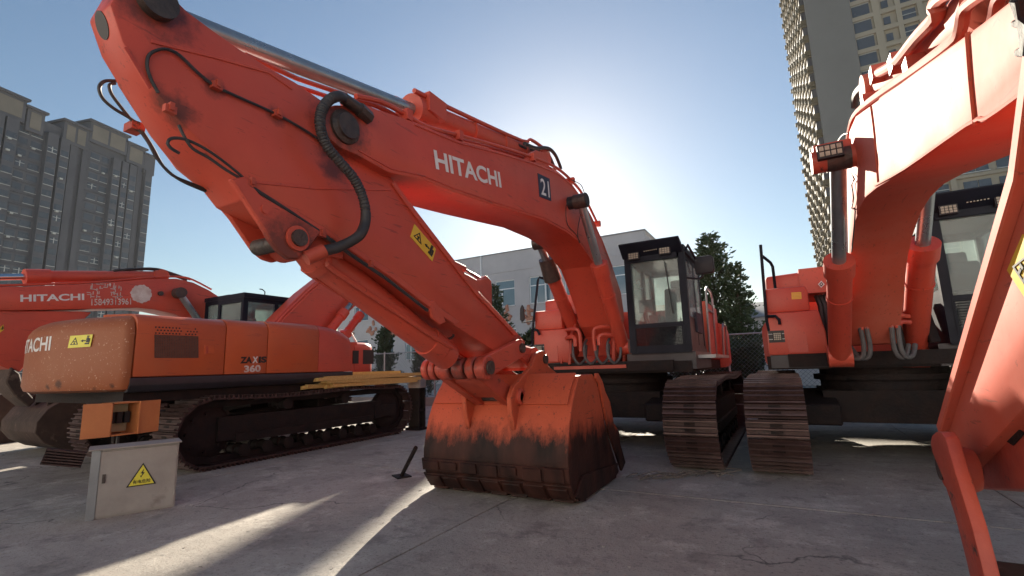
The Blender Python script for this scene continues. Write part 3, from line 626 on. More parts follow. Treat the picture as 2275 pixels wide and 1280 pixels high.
# tip boss with pin
tp = [(2.064,2.883)][0]
mb = MB(); mb.lathe(WA(BX0 - 0.04, *tp), (0, 1, 0), [(0, 0.06), (0, 0.115), (BX1 - BX0 + 0.06, 0.115), (BX1 - BX0 + 0.075, 0.09), (BX1 - BX0 + 0.09, 0.085), (BX1 - BX0 + 0.09, 0.02)], 26); mb.build('boom_pin', M['pin'], boom)
# lettering
(q0, q1, q2) = [(3.031,2.939),(4.125,3.126),(2.996,3.102)]
o = WA(BX1, *q0); text('HITACHI', o, WA(BX1, *q1) - o, WA(BX1, *q2) - o, M['white'], boom, bold=0.028)
(q0, q1, q2) = [(5.037,3.311),(5.380,3.356),(5.013,3.602)]
o = WA(BX1, *q0); xv = WA(BX1, *q1) - o; yv = WA(BX1, *q2) - o
pl = plate(o, xv, yv, [(0, SQ)], [M['navy']], boom, 'number_plate', 0.006, 0.006)
# the digits are part of the plate's own mesh
me = text_mesh('21', 0.012); co = [v.co.copy() for v in me.vertices]; x0 = min(c.x for c in co); x1 = max(c.x for c in co); y0 = min(c.y for c in co); y1 = max(c.y for c in co); nn = xv.cross(yv).normalized()
for v, c in zip(me.vertices, co): v.co = o + xv * (0.14 + 0.72 * (c.x - x0) / (x1 - x0)) + yv * (0.12 + 0.72 * (c.y - y0) / (y1 - y0)) + nn * 0.010
bm = bmesh.new(); bm.from_mesh(pl.data); nf = len(bm.faces); bm.from_mesh(me); bm.faces.ensure_lookup_table()
for f in bm.faces[nf:]: f.material_index = 1
bm.to_mesh(pl.data); bm.free(); pl.data.materials.append(M['white'])
# pipes on top of the boom
mb = MB()
for dx, px in ((-0.05, [(800,224),(850,232),(905,262),(950,283),(1020,309),(1107,331),(1184,356),(1237,377),(1270,402)]),):
    pass
pipe = [(2.196,3.155),(2.434,3.232),(2.706,3.258),(2.957,3.269),(3.412,3.386),(4.126,3.572),(4.955,3.767),(5.680,3.901),(6.240,3.903),(6.737,3.814),(7.308,3.526)]
for k in range(3): mb.tube([WA(-2.42 - 0.07 * k, y, z + 0.035 - 0.004 * k) for y, z in pipe], 0.02, 8, 3)
for y, z in pipe[2::2]: 
    a = WA(-2.62, y, z + 0.035); mb.box(a.x - 0.03, a.x + 0.03, a.y, a.y + 0.25, a.z - 0.06, a.z + 0.03, 0.006)
mb.build_split('boom_pipe', M['red'], boom)
hz = [(4.877,3.948),(5.187,4.014),(5.563,4.165),(5.797,4.172),(5.941,4.086),(5.997,4.025)]
mb = MB()
for k in range(2): mb.tube([WA(-2.47 - 0.09 * k, y, z + 0.01) for y, z in hz], 0.024, 8, 4)
wr = [(6.105,3.882),(6.463,3.933),(6.599,3.849)]; mb.tube([WA(-2.36, y, z) for y, z in wr], 0.006, 5, 3)
wr = [(6.321,3.577),(5.922,3.481),(5.841,3.343),(5.881,3.163),(6.166,3.103),(6.325,3.007)]; mb.tube([WA(-2.365, y, z) for y, z in wr], 0.005, 5, 3)
wr = [(6.436,3.507),(6.293,3.266),(6.237,3.119),(6.289,2.999)]; mb.tube([WA(-2.365, y, z) for y, z in wr], 0.005, 5, 3)
mb.build_split('boom_hose', M['rubber'], boom)
# --- arm cylinder on top of the boom
XC = -2.66
(a0, a1, a2) = [(1.077,3.174),(3.058,3.582),(5.606,4.093)]
A0 = WA(XC, *a0); A2 = WA(XC, *a2); A1 = WA(XC, *a1); A1 = A0.lerp(A2, (A1 - A0).length / (A2 - A0).length); d = (A2 - A0).normalized()
mb = MB(); mb.cyl(A1, A2, 0.115, n=24); mb.cyl(A1 - d * 0.02, A1 + d * 0.22, 0.14, n=24, bev=0.015); mb.cyl(A2 - d * 0.5, A2 - d * 0.46, 0.125, n=24)
mb.box(A1.x - 0.30, A1.x - 0.05, A1.y + 0.02, A1.y + 0.16, A1.z - 0.02, A1.z + 0.16, 0.03); mb.cyl(A2 - Vector((0, 0.16, 0)), A2 + Vector((0, 0.16, 0)), 0.13, n=20)
ac = mb.build('arm_cylinder', M['red'], ra)
mb = MB(); mb.cyl(A0, A1, 0.058, n=20); mb.build('cylinder_rod', M['rod'], ac)
mb = MB()
for k in (-0.11, 0.11):
    mb.tube([A1 + Vector((0.1, k, 0.10)), A1.lerp(A2, 0.2) + Vector((0, k, 0.10)), A1.lerp(A2, 0.75) + Vector((0, k, 0.09)), A1.lerp(A2, 0.85) + Vector((0, k, 0.16)), A2 + Vector((0, k, 0.12))], 0.022, 8, 3)
for t_ in (0.35, 0.6, 0.8):
    c = A1.lerp(A2, t_); mb.cyl(c - d * 0.02, c + d * 0.02, 0.13, n=20)
mb.build_split('cylinder_pipe', M['red'], ac)
# pipes running beside the rod towards the stick
mb = MB(); c0 = [(1.452,3.090),(1.788,3.127),(2.184,3.216)]
for k in range(2): mb.tube([WA(-2.5 - 0.1 * k, y, z) for y, z in c0], 0.016, 6)
mb.build_split('cylinder_pipe', M['red'], ac)
mb = MB()
for X in (-2.46, -2.86): wprism(mb, WA, [(4.664,3.571),(4.848,3.793),(5.102,3.951),(5.382,4.019),(5.504,3.858)], X, X + 0.04, 0.008)
mb.build_split('cylinder_lug', M['red'], boom)
# --- boom cylinders
lift_cylinder(ra, WA, -2.20, *[(7.525,1.538),(5.987,3.501)], r=0.115, rod=0.06, split=0.60)
cyr = lift_cylinder(ra, WA, -3.12, *[(8.110,1.570),(6.546,3.173)], r=0.12, rod=0.06, split=0.76)
(c0,) = [(5.987,3.501)]
mb = MB(); mb.cyl(WA(-2.42, *c0), WA(-2.10, *c0), 0.088, n=20, bev=0.02); mb.build('boom_pin', M['black'], boom)
(c1, c2) = [(6.787,2.967),(6.994,2.655)]
mb = MB(); mb.cyl(WA(-3.12, *c1), WA(-3.12, *c2), 0.13, 0.14, n=14, bev=0.02); mb.build('seal_collar', M['pin'], cyr)
# boom foot brackets, hoses between the cylinders
mb = MB()
for X in (-2.32, -3.04): wprism(mb, WA, [(7.25, 1.30), (7.95, 1.30), (7.85, 1.85), (7.62, 1.98), (7.40, 1.80)], X, X + 0.05, 0.01)
for X in (-2.13, -3.19): wprism(mb, WA, [(7.45, 1.28), (7.95, 1.28), (7.85, 1.66), (7.6, 1.70)], X - 0.08, X - 0.04, 0.01)
mb.build_split('boom_bracket', M['red_worn'], ra)
mb = MB()
for k in range(4):
    x = -2.95 + 0.19 * k
    mb.tube([WA(x, 7.42, 1.68), WA(x + .01, 7.28, 1.60), WA(x + .03, 7.22, 1.42), WA(x + 0.10, 7.26, 1.30), WA(x + 0.17, 7.36, 1.38), WA(x + 0.18, 7.42, 1.6)], 0.022, 8, 3)
mb.build_split('hydraulic_hose', M['hose'], ra)
mb = MB()
for s, x in ((1, -3.0), (-1, -2.36)):
    mb.tube([WA(x - s * 0.08, 7.35, 1.72), WA(x + s * 0.05, 7.25, 1.74), WA(x + s * 0.12, 7.22, 1.70), WA(x + s * 0.12, 7.22, 1.58)], 0.035, 8, 3)
    mb.tube([WA(x - s * 0.08, 7.35, 1.86), WA(x + s * 0.10, 7.24, 1.86), WA(x + s * 0.2, 7.22, 1.80), WA(x + s * 0.2, 7.24, 1.5)], 0.03, 8, 3)
mb.build_split('steel_pipe', M['red'], ra)
mb = MB(); wbox(mb, WA, -3.3, -2.1, 7.28, 7.34, 1.22, 1.27, 0.01); mb.build('deck_edge', M['red_worn'], ra)

# --- stick
SX0, SX1 = -2.88, -2.45
sp = [(0.919,3.179),(1.015,3.179),(1.063,3.139),(1.115,3.115),(1.241,3.092),(1.391,3.071),(1.564,3.061),(1.747,3.062),(1.925,3.041),(2.125,3.042),(2.401,2.889),(2.609,2.718),(2.788,2.595),(3.232,2.321),(3.741,2.012),(4.513,1.641),(4.672,1.565),(4.704,1.428),(4.493,1.356),(4.211,1.379),(3.942,1.472),(3.363,1.657),(3.030,1.771),(2.554,1.965),(2.087,2.087),(1.955,2.158),(1.539,2.265),(1.454,2.347),(1.306,2.421),(1.225,2.457),(1.127,2.516)] + [(0.943,2.680),(0.924,2.706),(0.866,2.785),(0.807,2.931),(0.852,3.103),(0.893,3.259)]
def taper(u, v, w_):
    s_ = min(1.0, max(0.0, (u - 0.95) / 0.40)); return WA(w_ if w_ > -2.6 else -2.66 - 0.18 * s_ - 0.04 * min(1, max(0, u - 1.35)), u, v)
mb = MB(); mb.prism(sp, taper, SX0, SX1, 0.012, 2)
stick = mb.build('stick', M['red_a'], ra)
# raised flange strips along both long edges and stiffener seams
mb = MB()
wprism(mb, WA, [(2.609,2.703),(2.788,2.583),(3.232,2.309),(3.741,1.999),(4.492,1.631),(4.412,1.608),(3.679,1.970),(3.182,2.279),(2.741,2.555),(2.571,2.680)], SX1 - 0.002, SX1 + 0.018, 0.005)
wprism(mb, WA, [(1.539,2.265),(1.955,2.158),(2.554,1.965),(3.030,1.771),(3.363,1.657),(3.430,1.689),(3.088,1.806),(2.590,2.001),(1.977,2.189),(1.558,2.295)], SX1 - 0.002, SX1 + 0.016, 0.005)
wprism(mb, WA, [(0.973,2.863),(1.269,2.956),(1.574,3.040),(1.725,3.011),(1.719,2.996),(1.566,3.019),(1.266,2.936),(0.973,2.844)], SX1 - 0.002, SX1 + 0.006, 0.002)
wprism(mb, WA, [(1.505,2.341),(1.913,2.434),(2.591,2.640),(2.591,2.625),(1.914,2.419),(1.506,2.325)], SX1 - 0.002, SX1 + 0.006, 0.002)
wprism(mb, WA, [(0.871,2.757),(0.982,2.610),(0.994,2.624),(0.884,2.770)], SX1 - 0.002, SX1 + 0.008, 0.002)
mb.build_split('flange', M['red'], stick)
(c0, c1) = [(0.976,3.057),(0.819,2.871)]
mb = MB(); mb.cyl(WA(-2.69, *c0), WA(SX1 + 0.05, *c0), 0.085, n=24, bev=0.015); mb.build('stick_pin', M['pin'], stick)
(c2, c3, c4) = [(0.807,2.931),(0.866,2.785),(0.836,2.858)]
e0 = WA(-2.56, *c2); e1 = WA(-2.56, *c3); ed_ = (e1 - e0).normalized(); nn = ed_.cross(Vector((0, 1, 0))).normalized(); nn = nn if nn.z < 0 else -nn; ce = e0 + (e1 - e0) * 0.32
mb = MB(); mb.prism([(0.062 * math.cos(k * math.pi / 14), 0.048 * math.sin(k * math.pi / 14)) for k in range(28)], lambda u, v, w_: ce + ed_ * u + Vector((0, v, 0)) + nn * w_, -0.01, 0.003); mb.build('pin_bore', M['ink'], stick)
mb = MB()
br = [(1.372,2.298),(1.423,2.245),(1.490,2.168),(1.574,2.072),(1.611,2.021),(1.667,1.968),(1.731,1.935),(1.795,1.947),(1.848,1.998),(1.896,2.070),(1.955,2.152),(1.539,2.265),(1.454,2.341)]
wprism(mb, WA, br, -2.46, -2.42, 0.008); bk = mb.build_split('cylinder_bracket', M['red_a'], stick)
mb = MB(); wprism(mb, WA, [(1.479,2.343),(1.556,2.282),(1.622,2.224),(1.709,2.126),(1.778,2.048),(1.844,2.011),(1.916,2.003),(2.019,2.046),(2.049,2.130),(1.906,2.314),(1.656,2.422),(1.522,2.393)], -2.865, -2.83, 0.008); mb.build_split('cylinder_bracket', M['red_a'], stick)
(c0, c1) = [(1.779,2.067),(1.574,2.189)]
mb = MB(); mb.cyl(WA(-2.80, *c0), WA(-2.385, *c0), 0.05, n=20, bev=0.008); mb.build('bracket_pin', M['pin'], stick)
mb = MB(); mb.cyl(WA(-2.45, *c0), WA(-2.405, *c0), 0.075, n=20, bev=0.008); mb.cyl(WA(-2.45, *c1), WA(-2.412, *c1), 0.028, n=14, bev=0.004); mb.build_split('pin_boss', M['red'], stick)
(q0, q1, q2) = [(2.800,2.315),(3.072,2.165),(2.847,2.429)]
o = WA(SX1, *q0); warn_sticker(o, WA(SX1, *q1) - o, WA(SX1, *q2) - o, M['yellow'], stick)
mb = MB()
for px_ in ([(1.018,2.607),(0.986,2.654),(0.964,2.710),(0.965,2.766),(0.991,2.810),(1.036,2.845),(1.092,2.847),(1.179,2.804),(1.265,2.776),(1.365,2.776),(1.617,2.784),(1.817,2.768),(1.960,2.743)],
            [(1.115,2.489),(1.147,2.437),(1.187,2.395),(1.264,2.377),(1.357,2.343),(1.484,2.311)],
            [(1.129,2.348),(1.089,2.360),(1.076,2.382),(1.093,2.410),(1.148,2.428),(1.228,2.421),(1.319,2.393),(1.417,2.349),(1.484,2.311)]):
    mb.tube([WA(-2.435, y, z) for y, z in px_], 0.0078, 6, 4)
mb.tube([WA(-2.432, y, z) for y, z in [(1.477,2.296),(1.719,2.223),(1.926,2.153),(2.197,2.051),(2.533,1.936),(2.988,1.748)]], 0.013, 6)
for px_ in ([(0.998,2.784),(0.949,2.760),(0.928,2.731),(0.925,2.696),(0.945,2.657),(0.992,2.629),(1.058,2.611),(1.099,2.587),(1.168,2.502),(1.234,2.407),(1.323,2.360),(1.456,2.339)],
            [(0.984,2.765),(0.963,2.743),(0.975,2.700),(1.021,2.649),(1.072,2.599),(1.147,2.521),(1.200,2.441),(1.278,2.376),(1.383,2.359),(1.482,2.348)]):
    mb.tube([WA(-2.81, y, z) for y, z in px_], 0.0085, 6, 4)
mb.build_split('grease_hose', M['rubber'], stick)
mb = MB()
for (y, z) in [(1.274,2.778),(1.623,2.784),(1.071,2.547),(1.489,2.313),(1.960,2.138),(2.366,2.013)]:
    c = WA(-2.43, y, z); mb.box(c.x - 0.025, c.x + 0.025, c.y - 0.02, c.y + 0.012, c.z - 0.018, c.z + 0.018, 0.004); mb.box(c.x - 0.01, c.x + 0.01, c.y - 0.02, c.y + 0.022, c.z - 0.008, c.z + 0.03, 0.003)
for (y, z) in [(1.098,2.583)]:
    c = WA(-2.83, y, z); mb.box(c.x - 0.03, c.x + 0.03, c.y - 0.06, c.y + 0.03, c.z - 0.022, c.z + 0.022, 0.004)
mb.build_split('hose_clamp', M['red_worn'], stick)
# big corrugated hose from boom tip to stick
cor = [(2.028,3.064),(1.945,3.022),(1.877,2.962),(1.826,2.874),(1.813,2.788),(1.833,2.709),(1.882,2.641),(1.978,2.583),(2.082,2.520),(2.154,2.436),(2.192,2.330),(2.186,2.230),(2.131,2.138),(2.035,2.061),(1.940,2.019)]
mb = MB()
P = [WA(-2.30, y, z) for y, z in cor]; P[0].y -= 0.05; P[-1].y -= 0.08; P[-2].y -= 0.05
cnt = [0]
def rr(t): return 0.034 if (int(t * 150) % 2 == 0 or t > 0.72 or t < 0.12) else 0.0305
mb.tube(P, rr, 12, 14); mb.build('corrugated_hose', M['rubber'], ra)
mb = MB(); c = P[0]; mb.cyl(c - Vector((0.0, 0, 0)), c + Vector((-0.14, 0, -0.01)), 0.04, n=14, bev=0.006); mb.cyl(c + Vector((-0.13, 0, -0.01)), c + Vector((-0.24, -0.02, -0.02)), 0.05, n=8); mb.build_split('hose_fitting', M['pin'], boom)
mb = MB(); c = P[-1]; mb.cyl(c, c + (P[-1] - P[-3]).normalized() * 0.12, 0.045, n=12, bev=0.006); mb.build_split('hose_fitting', M['red_worn'], stick)

# --- bucket cylinder
(b0, b1, b2) = [(1.967,2.124),(3.530,1.405),(3.978,1.268)]
B0 = WA(XC, *b0); B1 = WA(XC, *b1); B2 = WA(XC, *b2); d = (B1 - B0).normalized()
dn = Vector((0.06, 0, -0.10)).cross(Vector((0, 1, 0))).normalized()
mb = MB(); mb.cyl(B0 + d * 0.12, B1, 0.115, n=26); mb.cyl(B1 - d * 0.30, B1 - d * 0.13, 0.13, n=26, bev=0.012); mb.cyl(B1 - d * 0.12, B1 + d * 0.02, 0.125, n=26, bev=0.012)
mb.cyl(B0 - Vector((0, 0.17, 0)), B0 + Vector((0, 0.17, 0)), 0.115, n=24, bev=0.01); mb.cyl(B0 + d * 0.05, B0 + d * 0.16, 0.10, 0.13, n=22); mb.cyl(B0 + d * 0.16, B0 + d * 0.22, 0.135, n=26, bev=0.01)
bc = mb.build('bucket_cylinder', M['red'], ra)
mb = MB(); mb.cyl(B1 - d * 0.02, B2, 0.058, n=18); mb.build('cylinder_rod', M['chrome'], bc)
pp = [(2.115,2.088),(2.104,2.001),(2.157,1.950),(2.804,1.703),(3.282,1.518),(3.442,1.469)]
mb = MB(); mb.tube([WA(-2.53, y, z) for y, z in pp], 0.020, 8, 3); mb.tube([WA(-2.77, y, z) for y, z in pp], 0.020, 8, 3)
c = WA(-2.53, *pp[0]); mb.box(c.x - 0.06, c.x + 0.05, c.y - 0.04, c.y + 0.05, c.z - 0.06, c.z + 0.05, 0.015); mb.build_split('cylinder_pipe', M['red'], bc)
hh = [(2.885,1.857),(3.107,1.768),(3.225,1.721),(3.447,1.645),(3.568,1.595),(3.478,1.551),(3.194,1.593),(2.860,1.711)]
mb = MB(); mb.tube([WA(-2.6, y, z) for y, z in hh], 0.012, 6, 3); mb.build_split('grease_hose', M['rubber'], bc)
mb = MB()
for X in (-2.46, -2.86): wprism(mb, WA, [(3.014,1.818),(3.071,1.839),(3.171,1.766),(3.231,1.673),(3.152,1.645),(3.053,1.697)], X, X + 0.03, 0.006)
mb.build_split('stay_bracket', M['red'], stick)
# --- linkage
lk = (3.74, 1.285); bp = (4.36, 0.985); si = (4.42, 1.475); ep = (4.93, 1.37)
mb = MB()
for a_, b_, r_ in ((-3.06, -2.99, 0.10), (-2.97, -2.90, 0.105), (-2.86, -2.73, 0.10), (-2.70, -2.58, 0.10), (-2.545, -2.46, 0.105), (-2.44, -2.33, 0.11)):
    mb.lathe(WA(a_, *lk), (0, 1, 0), [(0, 0.05), (0, r_ - .012), (0.012, r_), (b_ - a_ - 0.012, r_), (b_ - a_, r_ - .012), (b_ - a_, 0.05)], 22)
lkg = mb.build_split('link_boss', M['red_a'], ra)
mb = MB(); mb.cyl(WA(-3.08, *lk), WA(-2.31, *lk), 0.062, n=18); mb.build_split('link_pin', M['pin'], lkg)
def bar2(mb, p, q, rp, rq, X0, X1, bev=0.008):
    """flat link around two eyes p and q (Y, z) with radii rp, rq"""
    a = math.atan2(q[1] - p[1], q[0] - p[0]); pts = []
    for k in range(9): t = a + math.pi / 2 + math.pi * k / 8; pts.append((p[0] + rp * math.cos(t), p[1] + rp * math.sin(t)))
    for k in range(9): t = a - math.pi / 2 + math.pi * k / 8; pts.append((q[0] + rq * math.cos(t), q[1] + rq * math.sin(t)))
    wprism(mb, WA, pts, X0, X1, bev)
for X in (-2.97, -2.43):
    mb = MB(); bar2(mb, lk, si, 0.10, 0.095, X, X + 0.07); mb.build('side_link', M['red'], ra)
mb = MB(); bar2(mb, lk, bp, 0.085, 0.085, -2.90, -2.80); bar2(mb, lk, bp, 0.085, 0.085, -2.56, -2.46); bar2(mb, (3.9, 1.205), (4.24, 1.045), 0.06, 0.06, -2.81, -2.55); mb.build_split('bucket_link', M['red_worn'], ra)
mb = MB(); mb.cyl(WA(-3.0, *si), WA(-2.335, *si), 0.05, n=18, bev=0.006); mb.build_split('link_pin', M['pin'], lkg)
mb = MB(); mb.lathe(WA(-2.87, *ep), (0, 1, 0), [(0, 0.03), (0, 0.13), (0.41, 0.13), (0.41, 0.03)], 24); wprism(mb, WA, [(4.45, 1.55), (4.9, 1.5), (5.03, 1.42), (4.95, 1.25), (4.8, 1.28), (4.5, 1.42)], -2.86, -2.47, 0.02); mb.build('stick_end', M['red'], stick)

# --- bucket
bx0, bx1 = -3.47, -1.83
outer = [(4.98, 1.185), (4.60, 1.175), (4.46, 1.03), (4.37, 0.90), (4.30, 0.76), (4.25, 0.60), (4.215, 0.44), (4.215, 0.31), (4.25, 0.19), (4.33, 0.09), (4.46, 0.025), (4.62, 0.008), (5.55, 0.012)]
def offset(pts, d):
    out = []
    for i, p in enumerate(pts):
        a = Vector(pts[max(i - 1, 0)]); b = Vector(pts[min(i + 1, len(pts) - 1)]); t = (b - a).normalized(); out.append((p[0] - t.y * d, p[1] + t.x * d))
    return out
mb = MB(); wprism(mb, WA, outer + offset(outer, 0.035)[::-1], bx0, bx1, 0.006)
bucket = mb.build('bucket', M['bucket'], ra)
side = outer[1:] + [(5.70, 0.05), (5.33, 0.54), (5.15, 1.02), (5.08, 1.13), (4.98, 1.185)]
for X in (bx0 - 0.02, bx1 - 0.015):
    mb = MB(); wprism(mb, WA, side, X, X + 0.035, 0.006); mb.build('side_plate', M['bucket'], bucket)
for X in (bx0 - 0.045, bx1 + 0.02):
    mb = MB(); wprism(mb, WA, [(5.02, 1.14), (5.12, 1.08), (5.34, 0.54), (5.72, 0.05), (5.88, 0.12), (5.72, 0.36), (5.70, 0.50), (5.52, 0.62), (5.44, 0.86), (5.30, 0.98), (5.22, 1.10), (5.10, 1.19), (5.03, 1.19)], X, X + 0.03, 0.006); mb.build('side_cutter', M['bucket'], bucket)
    mb = MB(); wprism(mb, WA, [(4.30, 0.10), (4.46, 0.02), (5.5, 0.02), (5.60, 0.16), (4.9, 0.22), (4.5, 0.24)], X, X + 0.025, 0.005); mb.build('wear_plate', M['bucket'], bucket)
mb = MB(); up = [(4.62, 1.19), (4.60, 1.178), (4.46, 1.033), (4.375, 0.905)]; wprism(mb, WA, up + offset(up, -0.024)[::-1], bx0 + 0.02, bx1 - 0.02, 0.004); mb.build('top_plate', M['bucket'], bucket)
for a_, b_ in (((4.214, 0.36), (4.235, 0.235)), ((4.24, 0.21), (4.35, 0.075)), ((4.38, 0.06), (4.6, 0.004))):
    t_ = (Vector(b_) - Vector(a_)).normalized(); n_ = Vector((t_.y, -t_.x)) * 0.022
    if n_.x > 0: n_ = -n_
    mb = MB(); wprism(mb, WA, [a_, b_, (b_[0] + n_.x, b_[1] + n_.y), (a_[0] + n_.x, a_[1] + n_.y)], bx0 - 0.03, bx1 + 0.03, 0.005); ws = mb.build('wear_strip', M['bucket'], bucket)
    for k in range(7):
        xk = bx0 - 0.02 + k * (bx1 - bx0 + 0.04) / 7; rr_ = random.Random(k + int(a_[1] * 1000)); f0 = rr_.uniform(.0, .2); f1 = rr_.uniform(.75, 1.1); p_ = Vector(a_).lerp(Vector(b_), f0); q_ = Vector(a_).lerp(Vector(b_), f1); m2 = n_ * 1.9
        mb = MB(); wprism(mb, WA, [(p_.x, p_.y), (q_.x, max(q_.y, 0.002)), (q_.x + m2.x, max(q_.y + m2.y, 0.002)), (p_.x + m2.x, p_.y + m2.y)], xk + rr_.uniform(.0, .02), xk + (bx1 - bx0) / 7 - rr_.uniform(.01, .05), 0.006); mb.build('heel_block', M['bucket'], bucket)
ear = [(4.778,1.403),(4.871,1.443),(4.977,1.460),(5.067,1.404),(5.092,1.291),(5.309,1.204),(5.716,1.149),(4.895,0.958),(4.434,0.844),(4.360,0.750),(4.270,0.660),(4.209,0.830),(4.191,0.982),(4.261,1.087),(4.448,1.179),(4.660,1.282)]
for X in (-2.43, -2.97):
    mb = MB(); wprism(mb, WA, ear, X, X + 0.055, 0.008); e = mb.build('bucket_ear', M['bucket'], bucket)
mb = MB()
for X in (-2.375, -2.98): mb.lathe(WA(X, *bp), (0, 1, 0), [(0, 0.02), (0, 0.08), (0.03, 0.08), (0.045, 0.055), (0.03, 0.05), (0.03, 0.01)], 20)
mb.build_split('ear_boss', M['red_worn'], bucket)
mb = MB(); mb.cyl(WA(-3.0, *bp), WA(-2.345, *bp), 0.045, n=16); mb.cyl(WA(-3.0, 5.0, 1.36), WA(-2.35, 5.0, 1.36), 0.05, n=16); mb.build_split('bucket_pin', M['pin'], bucket)
for k in range(5):
    x = bx0 + 0.12 + k * (bx1 - bx0 - 0.24) / 4
    mb = MB(); wprism(mb, WA, [(5.45, 0.0), (5.45, 0.10), (5.62, 0.115), (5.90, 0.03), (5.90, 0.0)], x - 0.06, x + 0.06, 0.012); mb.build('tooth', M['track'], bucket)

# ================================================================== RIGHT HAND MACHINE
rb = empty('excavator', (1.15, 8.40, 0), R(-90), 'red excavator at the right edge with a shiny sunlit boom', 'excavator', 'excavators parked in the yard')
WB = frame_A(1.15, 8.40)
tracks(rb, 1.30)
platform(rb, WB, -0.2, 2.5, 7.45, 11.2, 1.14, 1.32)
counterweight(rb, M['red'])
tank_boxes(rb, WB, 1.15, 7.4)
mb = MB(); wbox(mb, WB, -0.2, 2.45, 9.3, 10.95, 1.32, 2.25, 0.05, 2); mb.build('engine_hood', M['red'], rb)
cab(rb, WB, 1.70, 2.62, 7.35, 1.65, 1.40, 3.02, 1, gl='glass', zsill=0.52)
mb = MB(); wbox(mb, WB, 1.6, 2.66, 7.42, 9.1, 1.14, 1.40, 0.02); mb.build('cab_base', M['skirt'], rb)
mb = MB(); wprism(mb, WB, [(7.33, 1.42), (7.75, 1.42), (8.1, 1.95), (8.0, 2.0), (7.7, 1.98)], 1.52, 1.62, 0.01); mb.build('cab_mount', M['dark'], rb)
handrail(rb, [[WB(-0.13, 7.42, 1.62), WB(-0.15, 7.40, 1.8), WB(-0.115, 7.40, 2.86)], [WB(-0.11, 7.40, 2.70), WB(-0.02, 7.44, 2.60), WB(0.0, 7.5, 2.55), WB(0.0, 7.6, 2.2)], [WB(-0.14, 7.38, 1.86), WB(-0.04, 7.34, 1.85), WB(-0.0, 7.34, 1.80), WB(-0.0, 7.36, 1.74)]], 0.02, 'cab')
# emblem and label on the tank
(q0, q1, q2) = [(0.512,2.231),(0.590,2.223),(0.524,2.331)]
o = WB(q0[0], 7.78, q0[1]); plate(o, WB(q1[0], 7.78, q1[1]) - o, WB(q2[0], 7.78, q2[1]) - o, [(0, [(0.5, 0), (1, 0.5), (0.5, 1), (0, 0.5)]), (1, [(0.5, 0.18), (0.82, 0.5), (0.5, 0.82), (0.18, 0.5)]), (0, rect(0.40, 0.60, 0.40, 0.60))], [M['white'], M['ink']], rb, 'maker_emblem', 0.012)
(q0, q1, q2) = [(0.177,2.068),(0.291,2.063),(0.182,2.160)]
o = WB(q0[0], 7.44, q0[1]); plate(o, WB(q1[0], 7.44, q1[1]) - o, WB(q2[0], 7.44, q2[1]) - o, [(0, SQ)] + [(1, rect(0.1, 0.9, 0.15 + k * 0.2, 0.19 + k * 0.2)) for k in range(4)], [M['yellow'], M['box_orange']], rb, 'notice_sticker', 0.006)
# boom
CX0, CX1 = 0.72, 1.21
bt = [(6.144,2.388),(5.691,2.809),(5.424,3.048),(5.149,3.176),(4.945,3.255),(4.584,3.219),(3.976,3.018),(2.892,2.664),(2.316,2.474),(2.109,2.406),(1.813,2.315)]
bb = [(1.941,2.046),(2.220,2.090),(2.401,2.146),(3.378,2.317),(4.224,2.487),(4.686,2.559),(5.056,2.568),(5.406,2.534),(5.797,2.413),(6.125,2.271)]
mb = MB(); wprism(mb, WB, [(7.62, 1.42), (7.62, 1.75)] + bt + [(1.55, 2.42), (1.30, 2.36), (1.22, 2.22), (1.32, 2.08), (1.55, 2.02)] + bb + [(7.0, 1.62), (7.2, 1.42)], CX0, CX1, 0.014, 2)
bo = mb.build('boom', M['red_glossy'], rb)
mb = MB()
for px_ in ([(3.953,3.000),(3.989,2.800),(4.119,2.497)], [(2.231,2.448),(2.284,2.281),(2.323,2.122)], [(4.240,2.513),(3.368,2.330),(2.395,2.156),(2.214,2.100),(1.936,2.055)]):
    mb.tube([WB(CX0 - 0.001, y, z) for y, z in px_], 0.009, 6, 3)
mb.build_split('weld_bead', M['red_glossy'], bo)
(q0, q1, q2) = [(3.941,2.632),(2.575,2.268),(3.814,2.773)]
o = WB(CX0, *q0); text('HITACHI', o, WB(CX0, *q1) - o, WB(CX0, *q2) - o, M['white'], bo, bold=0.020, lift=0.0009)
mb = MB()
p1 = [(5.559,3.254),(5.258,3.339),(4.884,3.338),(4.185,3.134),(3.039,2.739),(2.514,2.566),(2.412,2.554),(2.345,2.592),(2.236,2.563),(2.089,2.501)]
mb.tube([WB(0.76, y, z + 0.01) for y, z in p1], 0.024, 8, 3); mb.tube([WB(0.86, y, z + 0.015) for y, z in p1], 0.024, 8, 3)
p2 = [(3.965,3.240),(3.532,3.062),(3.066,2.940),(2.760,2.851),(2.761,2.899),(2.645,2.871),(2.474,2.787)]
mb.tube([WB(0.80, y, z) for y, z in p2], 0.034, 10, 4)
mb.build_split('boom_pipe', M['red_glossy'], bo)
mb = MB(); p3 = [(5.675,3.781),(5.538,3.839),(5.213,3.754),(4.716,3.564)]
mb.tube([WB(0.9, y, z) for y, z in p3], 0.034, 8, 4); p4 = [(5.033,3.268),(5.339,3.382),(5.751,3.470),(6.140,3.488)]; mb.tube([WB(0.72, y, z) for y, z in p4], 0.007, 5, 3)
p5 = [(5.071,2.905),(4.935,2.803),(5.115,2.813),(5.130,2.690),(5.325,2.639),(5.145,2.568),(5.724,2.308)]; mb.tube([WB(0.70, y, z) for y, z in p5], 0.006, 5, 3)
mb.build_split('boom_hose', M['rubber'], bo)
mb = MB()
